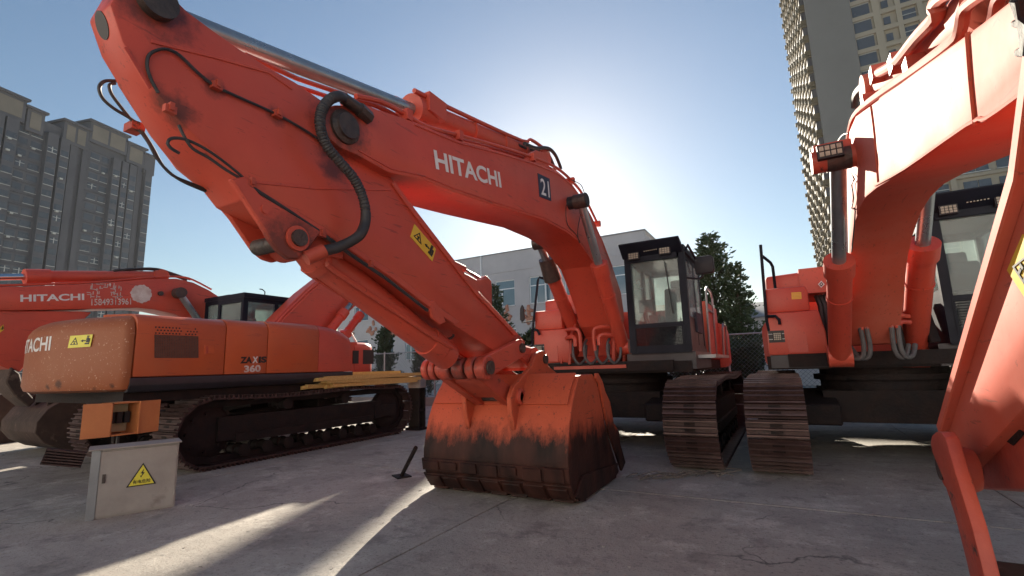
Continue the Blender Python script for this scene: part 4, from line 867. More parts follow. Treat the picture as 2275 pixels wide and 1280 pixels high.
for (y, z) in [(4.101,3.299),(3.554,3.069),(4.538,3.302),(3.269,2.874)]:
    c = WB(0.86, y, z); mb.box(c.x - 0.05, c.x + 0.05, c.y - 0.09, c.y + 0.12, c.z - 0.05, c.z + 0.05, 0.012); mb.cyl(c + Vector((0, -0.05, 0.05)), c + Vector((0, -0.05, 0.07)), 0.012, n=6)
mb.build_split('pipe_clamp', M['red_worn'], bo)
mb = MB()
pc = [(1.866,2.326),(1.819,2.289),(1.825,2.238),(1.773,2.173),(1.809,2.095),(1.898,2.154),(1.894,2.175),(1.860,2.166),(1.849,2.215),(1.881,2.242),(1.878,2.262),(1.851,2.249)]
wprism(mb, WB, pc, 0.70, 0.74, 0.006); mb.build('hose_bracket', M['dark'], bo)
(a0, a1) = [(4.696,3.472),(2.599,2.761)]
A0 = WB(0.97, *a0); A1 = WB(0.97, *a1); d = (A1 - A0).normalized()
mb = MB(); mb.cyl(A0, A1, 0.125, n=24); mb.cyl(A1 - d * 0.2, A1, 0.145, n=24, bev=0.012); mb.cyl(A0 - Vector((0, 0.16, 0)), A0 + Vector((0, 0.16, 0)), 0.13, n=18); acb = mb.build('arm_cylinder', M['red_glossy'], rb)
mb = MB(); mb.cyl(A1, A1 + d * 1.5, 0.06, n=16); mb.build('cylinder_rod', M['chrome'], acb)
# lift cylinders
lift_cylinder(rb, WB, 0.60, *[(7.134,1.289),(4.872,2.995)], r=0.125, rod=0.062, split=0.56)
lift_cylinder(rb, WB, 1.42, *[(7.754,1.261),(5.910,2.986)], r=0.135, rod=0.066, split=0.68)
(c0,) = [(4.872,2.995)]
mb = MB(); mb.cyl(WB(0.40, *c0), WB(0.76, *c0), 0.10, n=18, bev=0.015); c = WB(0.44, *c0); mb.box(c.x - 0.10, c.x + 0.08, c.y - 0.02, c.y + 0.26, c.z + 0.06, c.z + 0.13, 0.01); mb.build('boom_pin', M['red_worn'], bo)
led_lamp(bo, WB, 0.45, 0.62, c0[0] - 0.16, c0[1] - 0.02, c0[1] + 0.08, 4, 2)
mb = MB()
for X in (0.66, 1.22): wprism(mb, WB, [(7.15, 1.30), (7.85, 1.30), (7.75, 1.85), (7.5, 1.95), (7.3, 1.75)], X, X + 0.045, 0.01)
mb.build_split('boom_bracket', M['dark'], rb)
mb = MB()
for s, x in ((1, 0.70), (-1, 1.32)):
    for k in range(2):
        mb.tube([WB(x, 7.1, 1.72 - k * .07), WB(x + s * (0.10 - .02 * k), 7.05, 1.73 - k * .07), WB(x + s * (0.19 - .05 * k), 7.02, 1.68 - k * .06), WB(x + s * (0.19 - .05 * k), 7.02, 1.60)], 0.026, 8, 3)
mb.build_split('steel_pipe', M['red'], rb)
mb = MB()
for s, x in ((1, 0.70), (-1, 1.32)):
    for k in range(2):
        xx = x + s * (0.19 - .06 * k)
        mb.tube([WB(xx, 7.02, 1.62), WB(xx + s * .01, 7.02, 1.40), WB(xx - s * 0.02, 7.04, 1.27), WB(xx - s * .10, 7.1, 1.27), WB(xx - s * .16, 7.2, 1.40)], 0.026, 8, 3)
mb.build_split('hydraulic_hose', M['hose'], rb)
# stick hanging close to the camera
TX0, TX1 = 0.74, 1.20
spb = [(1.10, 2.30), (1.30, 2.46), (1.62, 2.40)] + [(2.093,1.861),(2.645,1.499),(3.566,0.890),(3.741,0.826),(3.857,0.751),(3.852,0.682),(3.715,0.648),(3.456,0.670),(3.287,0.716),(2.464,1.080)] + [(1.05, 1.85)]
mb = MB(); wprism(mb, WB, spb, TX0, TX1, 0.012, 2)
st = mb.build('stick', M['red_glossy'], rb)
fl = [(2.093,1.861),(2.645,1.499),(3.566,0.890)]; 
mb = MB(); fo = [(1.62, 2.40)] + fl; fi = [(y - 0.030, z - 0.045) for y, z in fo]
wprism(mb, WB, fo + fi[::-1], TX0 - 0.040, TX0 + 0.004, 0.006); mb.build_split('flange', M['red_glossy'], st)
(q0, q1, q2) = [(2.362,1.571),(2.211,1.396),(2.186,1.665)]
o = WB(TX0, *q0); warn_sticker(o, (WB(TX0, *q1) - o) * 1.2, WB(TX0, *q2) - o, M['yellow'], st)
mb = MB(); (c0,) = [(3.069,0.747)]; mb.lathe(WB(0.60, *c0), (0, 1, 0), [(0, 0.05), (0, 0.085), (0.02, 0.10), (0.10, 0.10), (0.12, 0.09), (0.14, 0.02)], 22); mb.mi = 1; mb.cyl(WB(0.585, *c0), WB(0.62, *c0), 0.055, n=18); mb.build('stick_end', [M['red_worn'], M['pin']], st)
la = [(3.075,0.859),(3.025,0.901),(2.933,0.931),(2.837,0.941),(2.789,0.925),(2.726,0.793),(2.624,0.613),(2.586,0.496),(2.554,0.361),(2.751,0.281),(2.786,0.428),(2.844,0.586),(2.951,0.730),(3.065,0.813)]
mb = MB(); wprism(mb, WB, la, 0.57, 0.62, 0.010, 2); mb.build('side_link', M['red_worn'], rb)
mb = MB(); wprism(mb, WB, la, 1.27, 1.34, 0.010, 2); mb.build('side_link', M['red_worn'], rb)
(c0, c1) = [(2.792,0.415),(2.777,0.323)]
mb = MB(); wprism(mb, WB, [(c0[0] - .12, c0[1] - .10), (c0[0] + .04, c0[1] - 0.04), (c0[0] + .04, c0[1] + 0.02), (c0[0] - .12, c0[1])], 0.64, 1.26, 0.01); mb.build('link_crossbar', M['bucket_brown'], rb)
dm = [(2.957,0.917),(2.787,0.985),(2.658,0.967),(2.802,0.898)]
# its bucket, curled close to the camera; most of it lies outside the picture
bkp = [(3.639,0.634),(3.484,0.696),(2.631,1.067),(2.383,1.171),(2.064,1.210),(1.928,1.132),(2.016,1.004),(2.202,0.870),(2.793,0.725),(3.416,0.594),(3.544,0.588)]
mb = MB(); wprism(mb, WB, bkp, 0.79, 1.95, 0.02, 2); bkb = mb.build('bucket', M['red_worn'], rb)
mb = MB(); wprism(mb, WB, dm, 0.784, 0.7895, 0.001); mb.build('lifting_eye_patch', M['dark'], bkb)
# ================================================================== LEFT MACHINE, SEEN FROM ITS REAR RIGHT SIDE
rc_ = empty('excavator', (-8.70, 5.60, 0), R(90), 'orange excavator on the left with faded counterweight and ZAXIS 360 on its side', 'excavator', 'excavators parked in the yard')
WC = frame_C(-8.70, 5.60)
tracks(rc_, 1.32, a=1.85, ztop=1.0, x0=0.25)
mb = MB(); wbox(mb, WC, -10.1, -7.32, 3.0, 6.5, 0.98, 1.16, 0.03); mb.build('platform', M['dark'], rc_)
cw, plan = counterweight(rc_, M['faded'], tail=3.06, half=1.5, x1=-2.59, z0=1.13, z1=2.11, rb=0.24, rc0=0.12)
def on_cw(a, b, s0, s1, z0, z1, lift=0.004):
    """a point on the rear right of the counterweight: s is the arc length from the side edge backwards"""
    P = [(x, -y) for x, y in plan[::-1]] + plan[1:]; s = s1 + (s0 - s1) * (1 - a)
    for p, q in zip(P[:-1], P[1:]):
        L = math.hypot(q[0] - p[0], q[1] - p[1])
        if s <= L or q is P[-1]:
            t = s / L; tx, ty = (q[0] - p[0]) / L, (q[1] - p[1]) / L; nx, ny = ty, -tx
            if nx * p[0] + ny * (p[1]) < 0: nx, ny = -nx, -ny
            return Vector((p[0] + tx * L * t + nx * lift, p[1] + ty * L * t + ny * lift, z0 + (z1 - z0) * b))
        s -= L
CWT = (2.50, 1.27, 1.685, 1.875)
def bend(a, b): return on_cw(a, b, CWT[0], CWT[1], CWT[2] - 0.0, CWT[3])
text('HITACHI', (0, 0, 0), (1, 0, 0), (0, 1, 0), M['white'], cw, bold=0.02, fn=bend)
XS = -7.205
_s2 = [on_cw(0, 0, a_, a_, z_, z_ + 1) for a_, z_ in ((1.02, 1.24), (1.24, 1.21), (0.45, 1.17), (0.2, 1.2))]
M['faded_c'] = mat('chipped_faded_paint', (0.30, 0.088, 0.031), 0.55, spec=0.35, var=(0.28, 0.078, 0.030), scratch=(0.60, 0.36, 0.24), dust=(0.31, 0.115, 0.05), scale=1.6, bump=0.12, bscale=26, spots=(0.60, 0.36, 0.2), spot_scale=5, spot_lo=0.64, spot_hi=0.72, stains=[(v.x, v.y, v.z, r_) for v, r_ in zip(_s2, (0.09, 0.06, 0.05, 0.05))])
cw.data.materials[0] = M['faded_c']
o = on_cw(0, 0, .90, .90, 1.70, 1.86, .010); xv = on_cw(0, 0, .54, .54, 1.705, 1.86, .010) - o; warn_sticker(o, xv, Vector((xv.x * .06, xv.y * .06, 0.155)), M['lemon'], cw)
def panel(name, Y0, Y1, zt, m, X=-7.20, Y1top=None, inn=0.0):
    prof = [(X, 1.31), (X, zt - 0.16), (X - 0.015, zt - 0.10), (X - 0.05, zt - 0.05), (X - 0.11, zt - 0.015), (X - 0.2, zt), (-8.2, zt + 0.05), (-8.2, 1.31)]
    mb = MB(); mb.prism(prof, lambda u, v, w_: WC(u, w_, v), Y0, Y1, 0.010, 2); return mb.build(name, M[m], rc_)
Ys = [q[0] for q in [(3.021,1.750),(4.175,1.785),(4.844,1.805),(5.829,1.835),(6.600,1.686)]]
d1 = panel('engine_door', Ys[0] + .008, Ys[1] - .008, 2.13, 'orange'); d2 = panel('side_door', Ys[1] + .008, Ys[2] - .006, 2.14, 'orange'); d3 = panel('tank_panel', Ys[2] + .006, Ys[3] - .003, 2.155, 'orange')
mb = MB(); r0 = []
for Y, zt, X in ((Ys[3], 2.155, -7.20), (Ys[3] + 0.35, 2.12, -7.205), (Ys[3] + 0.62, 2.05, -7.22), (Ys[4], 1.99, -7.26), (Ys[4] + 0.06, 1.93, -7.34)):
    r0.append([WC(a, Y, z) for a, z in [(X, 1.31), (X, zt - 0.16), (X - 0.015, zt - 0.10), (X - 0.05, zt - 0.05), (X - 0.11, zt - 0.015), (X - 0.2, zt), (-8.2, zt + 0.03), (-8.2, 1.31)]])
mb.quad_strip(r0, bev=0.0); d4 = mb.build('front_panel', M['red'], rc_)
mb = MB(); wbox(mb, WC, -9.9, -7.4, Ys[0] + 0.02, Ys[4] - 0.05, 1.16, 2.05); wbox(mb, WC, -10.18, -8.2, Ys[0], 4.9, 1.16, 2.12, 0.04); mb.build('engine_hood', M['orange'], rc_)
mb = MB(); mb.prism([(-7.19, 1.30), (-7.19, 1.20), (-7.24, 1.12), (-7.5, 1.10), (-7.5, 1.30)], lambda u, v, w_: WC(u, w_, v), Ys[0] - 0.02, Ys[4] + 0.02, 0.012, 2); mb.build('side_skirt', M['skirt'], rc_)
# engine door: punched grille, handle
g = [(3.255,1.551),(3.799,1.552),(3.231,1.851),(3.223,1.951),(3.720,1.979),(3.887,1.597),(4.031,1.598),(3.877,1.731)]
o = WC(-7.2, *g[0]); W_ = WC(-7.2, *g[1]) - o; H_ = WC(-7.2, *g[2]) - o; NN = W_.cross(H_).normalized()
mb = MB(); mb.prism(SQ, lambda u, v, w_: o + W_ * u + H_ * v + NN * w_, -0.004, 0.0035); mb.build('grille_backing', M['radiator'], d1)
mb = MB(); nx, nz = 26, 15
for i in range(nx + 1): mb.prism(rect(i / nx - .006, i / nx + .006, 0, 1), lambda u, v, w_: o + W_ * u + H_ * v + NN * w_, 0.003, 0.0085)
for j in range(nz + 1): mb.prism(rect(0, 1, j / nz - .010, j / nz + .010), lambda u, v, w_: o + W_ * u + H_ * v + NN * w_, 0.003, 0.0075)
mb.build('grille_mesh', M['grille'], d1)
mb = MB()
for i in range(13):
    for j in range(3):
        if (i > 7 and j == 2 and i != 12) or (i == 8): continue
        u = (i + 0.5 * (j % 2)) / 13.2 + 0.03; v = 1.08 + j * 0.13; c = o + W_ * u + H_ * v; mb.cyl(c - NN * 0.002, c + NN * 0.003, 0.011, n=8)
mb.build_split('vent_hole', M['ink'], d1)
o = WC(-7.2, *g[5]); W_ = WC(-7.2, *g[6]) - o; H_ = WC(-7.2, *g[7]) - o
mb = MB(); f = lambda u, v, w_: o + W_ * u + H_ * v + NN * w_
mb.prism(SQ, f, -0.002, 0.006, 0.002); mb.mi = 1; mb.prism(rect(.1, .3, .12, .88), f, 0.006, 0.009); mb.mi = 0; mb.prism(rect(.35, .92, .15, .85), f, 0.006, 0.012, 0.002); mb.build('door_handle', [M['orange'], M['red_worn']], d1)
(q0, q1, q2) = [(4.407,1.466),(4.839,1.476),(4.408,1.567)]; o = WC(-7.2, *q0); xv = WC(-7.2, *q1) - o; yv = WC(-7.2, *q2) - o
text('ZA', o, xv * 0.44, yv, M['ink'], d2, bold=0.05); text('X', o + xv * 0.45, xv * 0.21, yv, M['white'], d2, bold=0.05); text('IS', o + xv * 0.68, xv * 0.32, yv, M['ink'], d2, bold=0.05)
(q0, q1, q2) = [(4.479,1.329),(4.748,1.337),(4.472,1.438)]; o = WC(-7.2, *q0); text('360', o, WC(-7.2, *q1) - o, WC(-7.2, *q2) - o, M['scuff'], d2, bold=0.04)
lv = [(5.938,1.469),(6.218,1.467),(5.925,1.790)]; o = WC(-7.214, *lv[0]); W_ = WC(-7.222, *lv[1]) - o; H_ = WC(-7.214, *lv[2]) - o
for k in range(6):
    mb = MB(); v0 = k / 5.2; mb.prism([(0, v0), (1, v0), (0.97, v0 + 0.05), (0.03, v0 + 0.05)], lambda u, v, w_: o + W_ * u + H_ * v + NN * w_, -0.01, 0.004, 0.002); mb.build('louvre', M['ink'], d4)
# cab (only its roof and windows show above the hood)
cab(rc_, WC, -9.98, -9.1, 7.30, 1.72, 1.30, 2.87, -1, gl='glass', visor=False, guard=False, lamps=False)
mb = MB(); mb.tube([WC(-9.4, 6.2, 2.9), WC(-9.4, 6.2, 3.02), WC(-9.4, 6.14, 3.06), WC(-9.4, 6.08, 3.06)], 0.012, 6); mb.tube([WC(-9.3, 5.9, 2.88), WC(-9.3, 5.9, 2.93), WC(-9.3, 6.02, 2.93), WC(-9.3, 6.02, 2.88)], 0.01, 6); mb.build_split('roof_hook', M['cab'], rc_)
# boom rising away from the camera
bt = [(5.723,2.050),(6.010,2.380),(6.585,2.969),(7.206,3.489),(8.192,4.134),(9.464,4.484),(11.121,4.440),(12.915,4.132)]
mb = MB(); wprism(mb, WC, bt + [(13.527,4.282),(13.834,4.046),(13.773,3.356),(12.369,3.080),(10.589,3.204),(9.302,3.397),(8.506,3.294),(7.940,2.923),(7.333,2.340),(7.201,1.942)], -9.03, -8.45, 0.015)
bC = mb.build('boom', M['red'], rc_)
mb = MB()
for k in range(2): mb.tube([WC(-8.5 - 0.12 * k, y + .03, z + 0.06) for y, z in bt[:6]], 0.03, 8)
mb.build_split('boom_pipe', M['red'], bC)
lift_cylinder(rc_, WC, -8.3, *[(6.928,2.095),(7.793,3.102)], r=0.10, rod=0.055, split=0.5); lift_cylinder(rc_, WC, -9.2, *[(8.210,2.208),(9.105,3.213)], r=0.10, rod=0.055, split=0.5)
(a0, a1, a2) = [(10.551,4.696),(12.574,4.473),(13.697,4.279)]
mb = MB(); mb.cyl(WC(-8.74, *a0), WC(-8.74, *a1), 0.12, n=16); acc = mb.build('arm_cylinder', M['red'], rc_); mb = MB(); mb.cyl(WC(-8.74, *a1), WC(-8.74, *a2), 0.055, n=14); mb.build('cylinder_rod', M['chrome'], acc)
mb = MB(); wprism(mb, WC, [(13.155,4.173),(13.553,4.385),(13.895,4.248),(13.906,3.219),(12.902,1.548),(11.893,0.236),(11.454,0.397),(12.164,1.821),(12.695,3.112)], -8.98, -8.50, 0.015); mb.build('stick', M['red'], rc_)

# ================================================================== FAR LEFT MACHINE
rd = empty('excavator', (-12.1, 7.30, 0), R(-90), 'red excavator at the far left, its lowered boom marked with a phone number', 'excavator', 'excavators parked in the yard')
WD = frame_A(-12.1, 7.30)
tracks(rd, 1.30)
platform(rd, WD, -13.5, -10.75, 6.2, 10.0)
counterweight(rd, M['red'], tail=3.62, half=1.5, x1=-2.5, z0=1.16, z1=2.14, rb=0.18)
mb = MB(); wbox(mb, WD, -13.5, -10.62, 8.3, 9.9, 1.16, 2.13, 0.05, 2); hd = mb.build('engine_hood', M['red'], rd)
w0 = [q for q in [(9.743,1.526),(9.949,1.894),(10.112,1.510),(10.525,1.916)]]
for (a, b) in ((w0[0], w0[1]), (w0[2], w0[3])):
    mb = MB(); wbox(mb, WD, -10.62, -10.594, a[0], b[0], a[1], b[1], 0.01); mb.build('door_vent', M['ink'], hd)
mb = MB(); wbox(mb, WD, -10.62, -10.57, 6.3, 10.6, 1.06, 1.16, 0.01); mb.build('side_skirt', M['skirt'], rd)
handrail(rd, [[WD(-10.7, 9.3, 2.12), WD(-10.7, 9.32, 2.46), WD(-10.7, 9.7, 2.46), WD(-10.7, 9.95, 2.14)]], 0.022, 'trim')
cab(rd, WD, -11.65, -10.68, 6.22, 1.7, 1.42, 3.06, 1, visor=False, guard=False, lamps=False)
bt = [(2.240,2.846),(2.855,2.949),(3.155,2.989),(4.179,3.187),(5.062,3.408),(5.642,3.503),(6.001,3.460),(6.366,3.325),(6.585,3.208),(6.759,3.038),(6.947,2.720),(7.105,2.004)]
bb = [(6.407,1.989),(6.177,2.400),(5.968,2.574),(5.676,2.696),(5.268,2.761),(4.931,2.769),(4.421,2.704),(2.897,2.533),(2.281,2.465)]
mb = MB(); wprism(mb, WD, bt + bb, -12.4, -11.8, 0.015, 2); bD = mb.build('boom', M['red'], rd)
def dtext(txt, p0, p1, p2, m, bold): o = WD(-11.8, *p0); return text(txt, o, WD(-11.8, *p1) - o, WD(-11.8, *p2) - o, m, bD, bold=bold)
q = [(3.136,2.708),(4.033,2.837),(3.123,2.837),(4.154,2.742),(4.813,2.825),(4.142,2.875)]
dtext('HITACHI', q[0], q[1], q[2], M['white'], 0.03); dtext('15849313961', q[3], q[4], q[5], M['scuff'], 0.012)
# remains of painted characters (too worn to read) above the number
mb = MB(); rnd = random.Random(4)
for (x0_, x1_, y0_, y1_, n_) in ((225, 250, 644, 633, 9), (252, 284, 643, 632, 16), (225, 245, 655, 646, 8), (266, 284, 653, 645, 8), (226, 244, 662, 657, 6), (266, 286, 661, 655, 8)):
    for k in range(n_):
        fx = rnd.random(); fy = rnd.random(); tall = rnd.random() < 0.5
        # spots given on the boom's own side: metres along and up
        (e0, e1) = ((x0_ + (x1_ - x0_) * fx), (y0_ + (y1_ - y0_) * fy))
        by0, bz0 = 2.95 + (e0 - 203) * 0.00905 + 0.93, 2.73 + (679 - e1) * 0.0104
        a = WD(-11.8, by0, bz0); ww, hh = (0.012, 0.06) if tall else (0.06, 0.013)
        mb.box(a.x - ww / 2, a.x + ww / 2, a.y - 0.002, a.y + 0.004, a.z - hh / 2, a.z + hh / 2)
mb.build('worn_lettering', M['scuff'], bD)
q = [(4.980,3.073),(4.786,3.050),(4.964,3.266)]
rx = abs(q[1][0] - q[0][0]); rz = abs(q[2][1] - q[0][1]); mb = MB(); pts = []
for k in range(40):
    a = k * math.pi / 20; j = 1 + 0.05 * math.sin(k * 2.3) + 0.03 * math.sin(k * 5.1); pts.append((q[0][0] + rx * j * math.cos(a), q[0][1] + rz * j * math.sin(a)))
mb.prism(pts, lambda u, v, w_: WD(w_, u, v), -11.80, -11.793); mb.build('round_sticker', M['scuff'], bD)
q = [(5.330,3.120),(5.689,3.173)]
mb = MB(); mb.cyl(WD(-11.82, *q[0]), WD(-11.74, *q[0]), 0.05, n=12, bev=0.01); mb.cyl(WD(-11.82, *q[1]), WD(-11.62, *q[1]), 0.11, n=16, bev=0.02); mb.build('boom_pin', M['pin'], bD)
lift_cylinder(rd, WD, -11.65, *[(6.471,2.088),(5.641,3.157)], r=0.12, rod=0.07, split=0.3)
(a0, a1, a2) = [(2.428,3.081),(3.272,3.224),(5.405,3.555)]
A1 = WD(-12.1, *a1); A2 = WD(-12.1, *a2); d = (A2 - A1).normalized()
mb = MB(); mb.cyl(A1, A2, 0.115, n=22); mb.cyl(A1 - d * .05, A1 + d * 0.3, 0.145, n=22, bev=0.015); mb.cyl(A2 - Vector((0, .18, 0)), A2 + Vector((0, .18, 0)), 0.14, n=18); acd = mb.build('arm_cylinder', M['red'], rd)
mb = MB(); mb.cyl(WD(-12.1, *a0), A1, 0.06, n=16); mb.build('cylinder_rod', M['chrome'], acd)
mb = MB()
pp = [(2.547,2.906),(3.209,3.018),(4.111,3.184),(5.108,3.430),(5.730,3.543),(6.023,3.511),(6.445,3.340)]; mb.tube([WD(-11.86, y, z + 0.02) for y, z in pp], 0.022, 8, 3)
mb.build_split('boom_pipe', M['red'], bD)
mb = MB()
for k in range(2):
    pp = [(4.511,3.522),(4.904,3.625),(5.286,3.688),(5.608,3.637),(5.999,3.547)]; mb.tube([WD(-11.95 - .15 * k, y, z) for y, z in pp], 0.025, 8, 3)
mb.build_split('boom_hose', M['rubber'], bD)
sd_ = [(2.154,2.840),(2.800,2.529),(4.022,2.619),(4.191,2.615),(4.041,2.409),(3.672,2.081),(3.396,1.722),(3.272,1.476),(3.124,1.526),(2.891,1.645),(2.667,1.758),(1.941,2.242)]
mb = MB(); wprism(mb, WD, sd_, -12.35, -11.85, 0.015); stD = mb.build('stick', M['red'], rd)
(q0, q1, q2) = [(2.909,2.107),(2.988,2.205),(2.899,2.200)]; o = WD(-11.85, *q0); warn_sticker(o, WD(-11.85, *q1) - o, WD(-11.85, *q2) - o, M['yellow'], stD)
lk = [(3.133,1.566),(3.093,1.296),(3.230,1.057),(3.437,0.847),(3.515,0.959),(3.330,1.207),(3.260,1.446)]
mb = MB(); wprism(mb, WD, lk, -12.4, -11.8, 0.02); mb.build_split('bucket_link', M['bucket_brown'], rd)
# its bucket, rounded back turned to the camera
X0, X1 = -13.0, -11.35
ob = [(4.9, 1.15), (4.3, 1.12), (3.85, 1.02), (3.55, 0.82), (3.42, 0.60), (3.42, 0.42), (3.55, 0.24), (3.80, 0.09), (4.10, 0.01), (4.5, 0.0), (5.2, 0.05)]
mb = MB(); wprism(mb, WD, ob + offset(ob, 0.04)[::-1], X0, X1, 0.006); bk = mb.build('bucket', M['bucket_brown'], rd)
for X in (X0 - 0.01, X1 - 0.02):
    mb = MB(); wprism(mb, WD, ob + [(5.2, 0.2), (5.0, 0.7)], X, X + 0.04, 0.01); mb.build('side_plate', M['bucket_brown'], bk)
for k in range(3):
    mb = MB(); x = X0 + 0.3 + k * 0.55; wprism(mb, WD, [(3.6, 0.86), (3.85, 1.02), (4.3, 1.1), (4.25, 1.32), (4.0, 1.3), (3.6, 0.92)], x, x + 0.05, 0.01); mb.build('bucket_ear', M['bucket_brown'], bk)

# a dark loose bucket lying further left
lbk = empty('loose_bucket', (-15.6, 3.9, 0), R(-80), 'dark loose digger bucket on the ground at the left edge beyond the brown bucket', 'bucket')
obl = [(-0.75, 0.95), (-0.2, 1.1), (0.3, 1.02), (0.62, 0.8), (0.75, 0.5), (0.66, 0.2), (0.4, 0.03), (0.0, 0.0), (-0.7, 0.04)]
mb = MB(); mb.prism(obl + offset(obl, -0.04)[::-1], lambda u, v, w_: Vector((u, w_, v)), -0.7, 0.7, 0.006); mb.build('bucket_shell', M['bucket_brown'], lbk)
for y_ in (-0.72, 0.68): mb = MB(); mb.prism(obl + [(-0.85, 0.4)], lambda u, v, w_: Vector((u, w_, v)), y_, y_ + 0.04, 0.008); mb.build('side_plate', M['bucket_brown'], lbk)
for y_ in (-0.25, 0.2): mb = MB(); mb.prism([(-0.3, 1.0), (0.35, 1.0), (0.1, 1.3), (-0.1, 1.3)], lambda u, v, w_: Vector((u, w_, v)), y_, y_ + 0.05, 0.01); mb.build('bucket_ear', M['bucket_brown'], lbk)

# ================================================================== SMALL THINGS IN THE YARD
# grey sheet steel cabinet with a warning triangle
p0 = Vector((-5.785, 2.17)); p1 = Vector((-5.535, 2.80)); dx = (p1 - p0); Lc = dx.length; ang = math.atan2(dx.y, dx.x)
cb = empty('electric_cabinet', (p0.x, p0.y, 0), ang, 'low grey sheet steel cabinet with a yellow high voltage warning triangle, standing on the concrete', 'cabinet')
mb = MB(); mb.box(0, Lc, 0.0, 0.30, 0.0, 0.622, 0.006); bd = mb.build('cabinet_body', M['concrete_box'], cb)
mb = MB(); mb.box(0.066, Lc - 0.014, -0.012, 0.004, 0.02, 0.605, 0.004); dr = mb.build('door', M['concrete_box'], cb)
mb = MB(); mb.box(-0.03, Lc + 0.02, -0.03, 0.33, 0.625, 0.637, 0.003); mb.build('lid', M['concrete_box'], cb)
mb = MB(); mb.box(-0.004, 0.062, -0.016, 0.02, 0.0, 0.62, 0.003); mb.build('corner_strip', M['steel'], cb)
for z_ in (0.12, 0.50):
    mb = MB(); mb.cyl((Lc - 0.012, -0.016, z_), (Lc - 0.012, -0.016, z_ + 0.05), 0.007, n=8); mb.build('hinge', M['concrete_box'], cb)
mb = MB(); mb.box(0.09, 0.115, -0.02, -0.011, 0.32, 0.40, 0.003); mb.cyl((0.102, -0.02, 0.345), (0.102, -0.03, 0.345), 0.009, n=10); mb.build('lock', M['pin'], cb)
o = Vector((0.275, -0.012, 0.25)); u_ = Vector((0.235, 0, 0)); v_ = Vector((0, 0, 0.215))
TRI = [(0, 0), (1, 0), (0.5, 1)]; TRI2 = [(0.075, 0.045), (0.925, 0.045), (0.5, 0.905)]
pol = [(1, TRI), (0, TRI2)]
mb = MB(); nn = u_.cross(v_).normalized()
for k, (mi, pg) in enumerate(pol + [(1, [(0.55, 0.75), (0.44, 0.54), (0.50, 0.54), (0.45, 0.36), (0.58, 0.58), (0.52, 0.58)]), (1, [(0.45, 0.36), (0.435, 0.46), (0.5, 0.42)])]):
    h = 0.003 + min(k, 2) * 0.0012; mb.mi = mi; mb.prism(pg, lambda u, v, w_: o + u_ * u + v_ * v + nn * w_, h - 0.003, h)
wp = mb.build('warning_triangle', [M['lemon'], M['ink']], dr)
text('有电危险', o + u_ * 0.20 + v_ * 0.11, u_ * 0.60, v_ * 0.17, M['ink'], dr, bold=0.012, lift=0.0065)
# open orange switch box behind it on a steel post
eb = empty('switch_box', (-6.35, 2.45, 0), R(90), 'open orange switch box with two doors swung wide, on a post behind the grey cabinet', 'electrical box')
def WE(X, Y, Z): return Vector((Y - 2.45, -6.35 - X, Z))
e = [(2.283,0.721),(2.492,0.716),(2.461,1.066),(2.590,1.066),(2.622,0.699),(2.792,1.052),(2.821,0.687),(2.254,1.050)]
ya, yb, yc, yd = e[0][0], e[1][0], e[3][0], e[5][0]; z0, z1 = 0.69, 1.04
mb = MB()
for bx_ in ((-6.55, -6.30, yb, yc + 0.16, z0, z0 + .015), (-6.55, -6.30, yb, yc + 0.16, z1 - .015, z1), (-6.55, -6.535, yb, yc + 0.16, z0, z1), (-6.55, -6.30, yb, yb + .012, z0, z1), (-6.55, -6.30, yc + .148, yc + 0.16, z0, z1)): wbox(mb, WE, *bx_)
mb.mi = 1; wbox(mb, WE, -6.53, -6.50, yb + .03, yc + .13, z0 + .03, z1 - .03, 0.004); mb.build('box_body', [M['box_orange'], M['box_in']], eb)
mb = MB()
for k in range(3): wbox(mb, WE, -6.50, -6.44, yb + .04 + k * .07, yb + .09 + k * .07, z0 + .12, z0 + .24, 0.004)
mb.build_split('breaker', M['black'], eb)
mb = MB(); mb.box(-0.004, 0.004, 0, 0.235, 0, z1 - z0, 0.002); mb.box(-0.016, -0.004, 0.0, 0.235, 0, 0.012); mb.mi = 1; mb.cyl((0.004, 0.20, 0.16), (0.02, 0.20, 0.16), 0.012, n=10)
dl = mb.build('door', [M['box_orange'], M['black']], eb); dl.location = WE(-6.295, yb, z0); dl.rotation_euler = (0, 0, R(90 - 16))
mb = MB(); mb.box(-0.004, 0.004, 0, 0.235, 0, z1 - z0, 0.002); mb.box(0.004, 0.016, 0, 0.012, 0, z1 - z0); dr2 = mb.build('door', M['box_orange'], eb); dr2.location = WE(-6.295, yc + 0.15, z0); dr2.rotation_euler = (0, 0, R(-78))
mb = MB(); wbox(mb, WE, -6.50, -6.44, yb + 0.10, yb + 0.16, 0, z0 + 0.02, 0.004); wbox(mb, WE, -6.6, -6.3, yb, yb + .26, 0, 0.02, 0.004); mb.build('post', M['dark'], eb)
mb = MB(); mb.tube([WE(-6.42, yb + 0.13, z0), WE(-6.38, yb + 0.10, 0.4), WE(-6.2, yb - 0.05, 0.12), WE(-6.05, yb - 0.15, 0.02)], 0.016, 6, 4); mb.build('cable', M['rubber'], eb)
# flat scrap bars behind the cabinet
mb = MB(); st_ = mb
for k in range(6): st_.box(-0.16, 0.16, -0.05 + 0.01 * k, 0.02 + 0.012 * k, 0.02 + 0.025 * k, 0.034 + 0.025 * k, 0.003)
o_ = st_.build('scrap_bar', M['track'], None); o_.location = (-6.35, 2.05, 0.45); o_.rotation_euler = (0.1, 0.25, R(70)); tag(o_, 'short stack of rusty flat bars sticking out behind the grey cabinet', 'scrap metal')
o_.location = (-6.55, 2.2, 0.42)
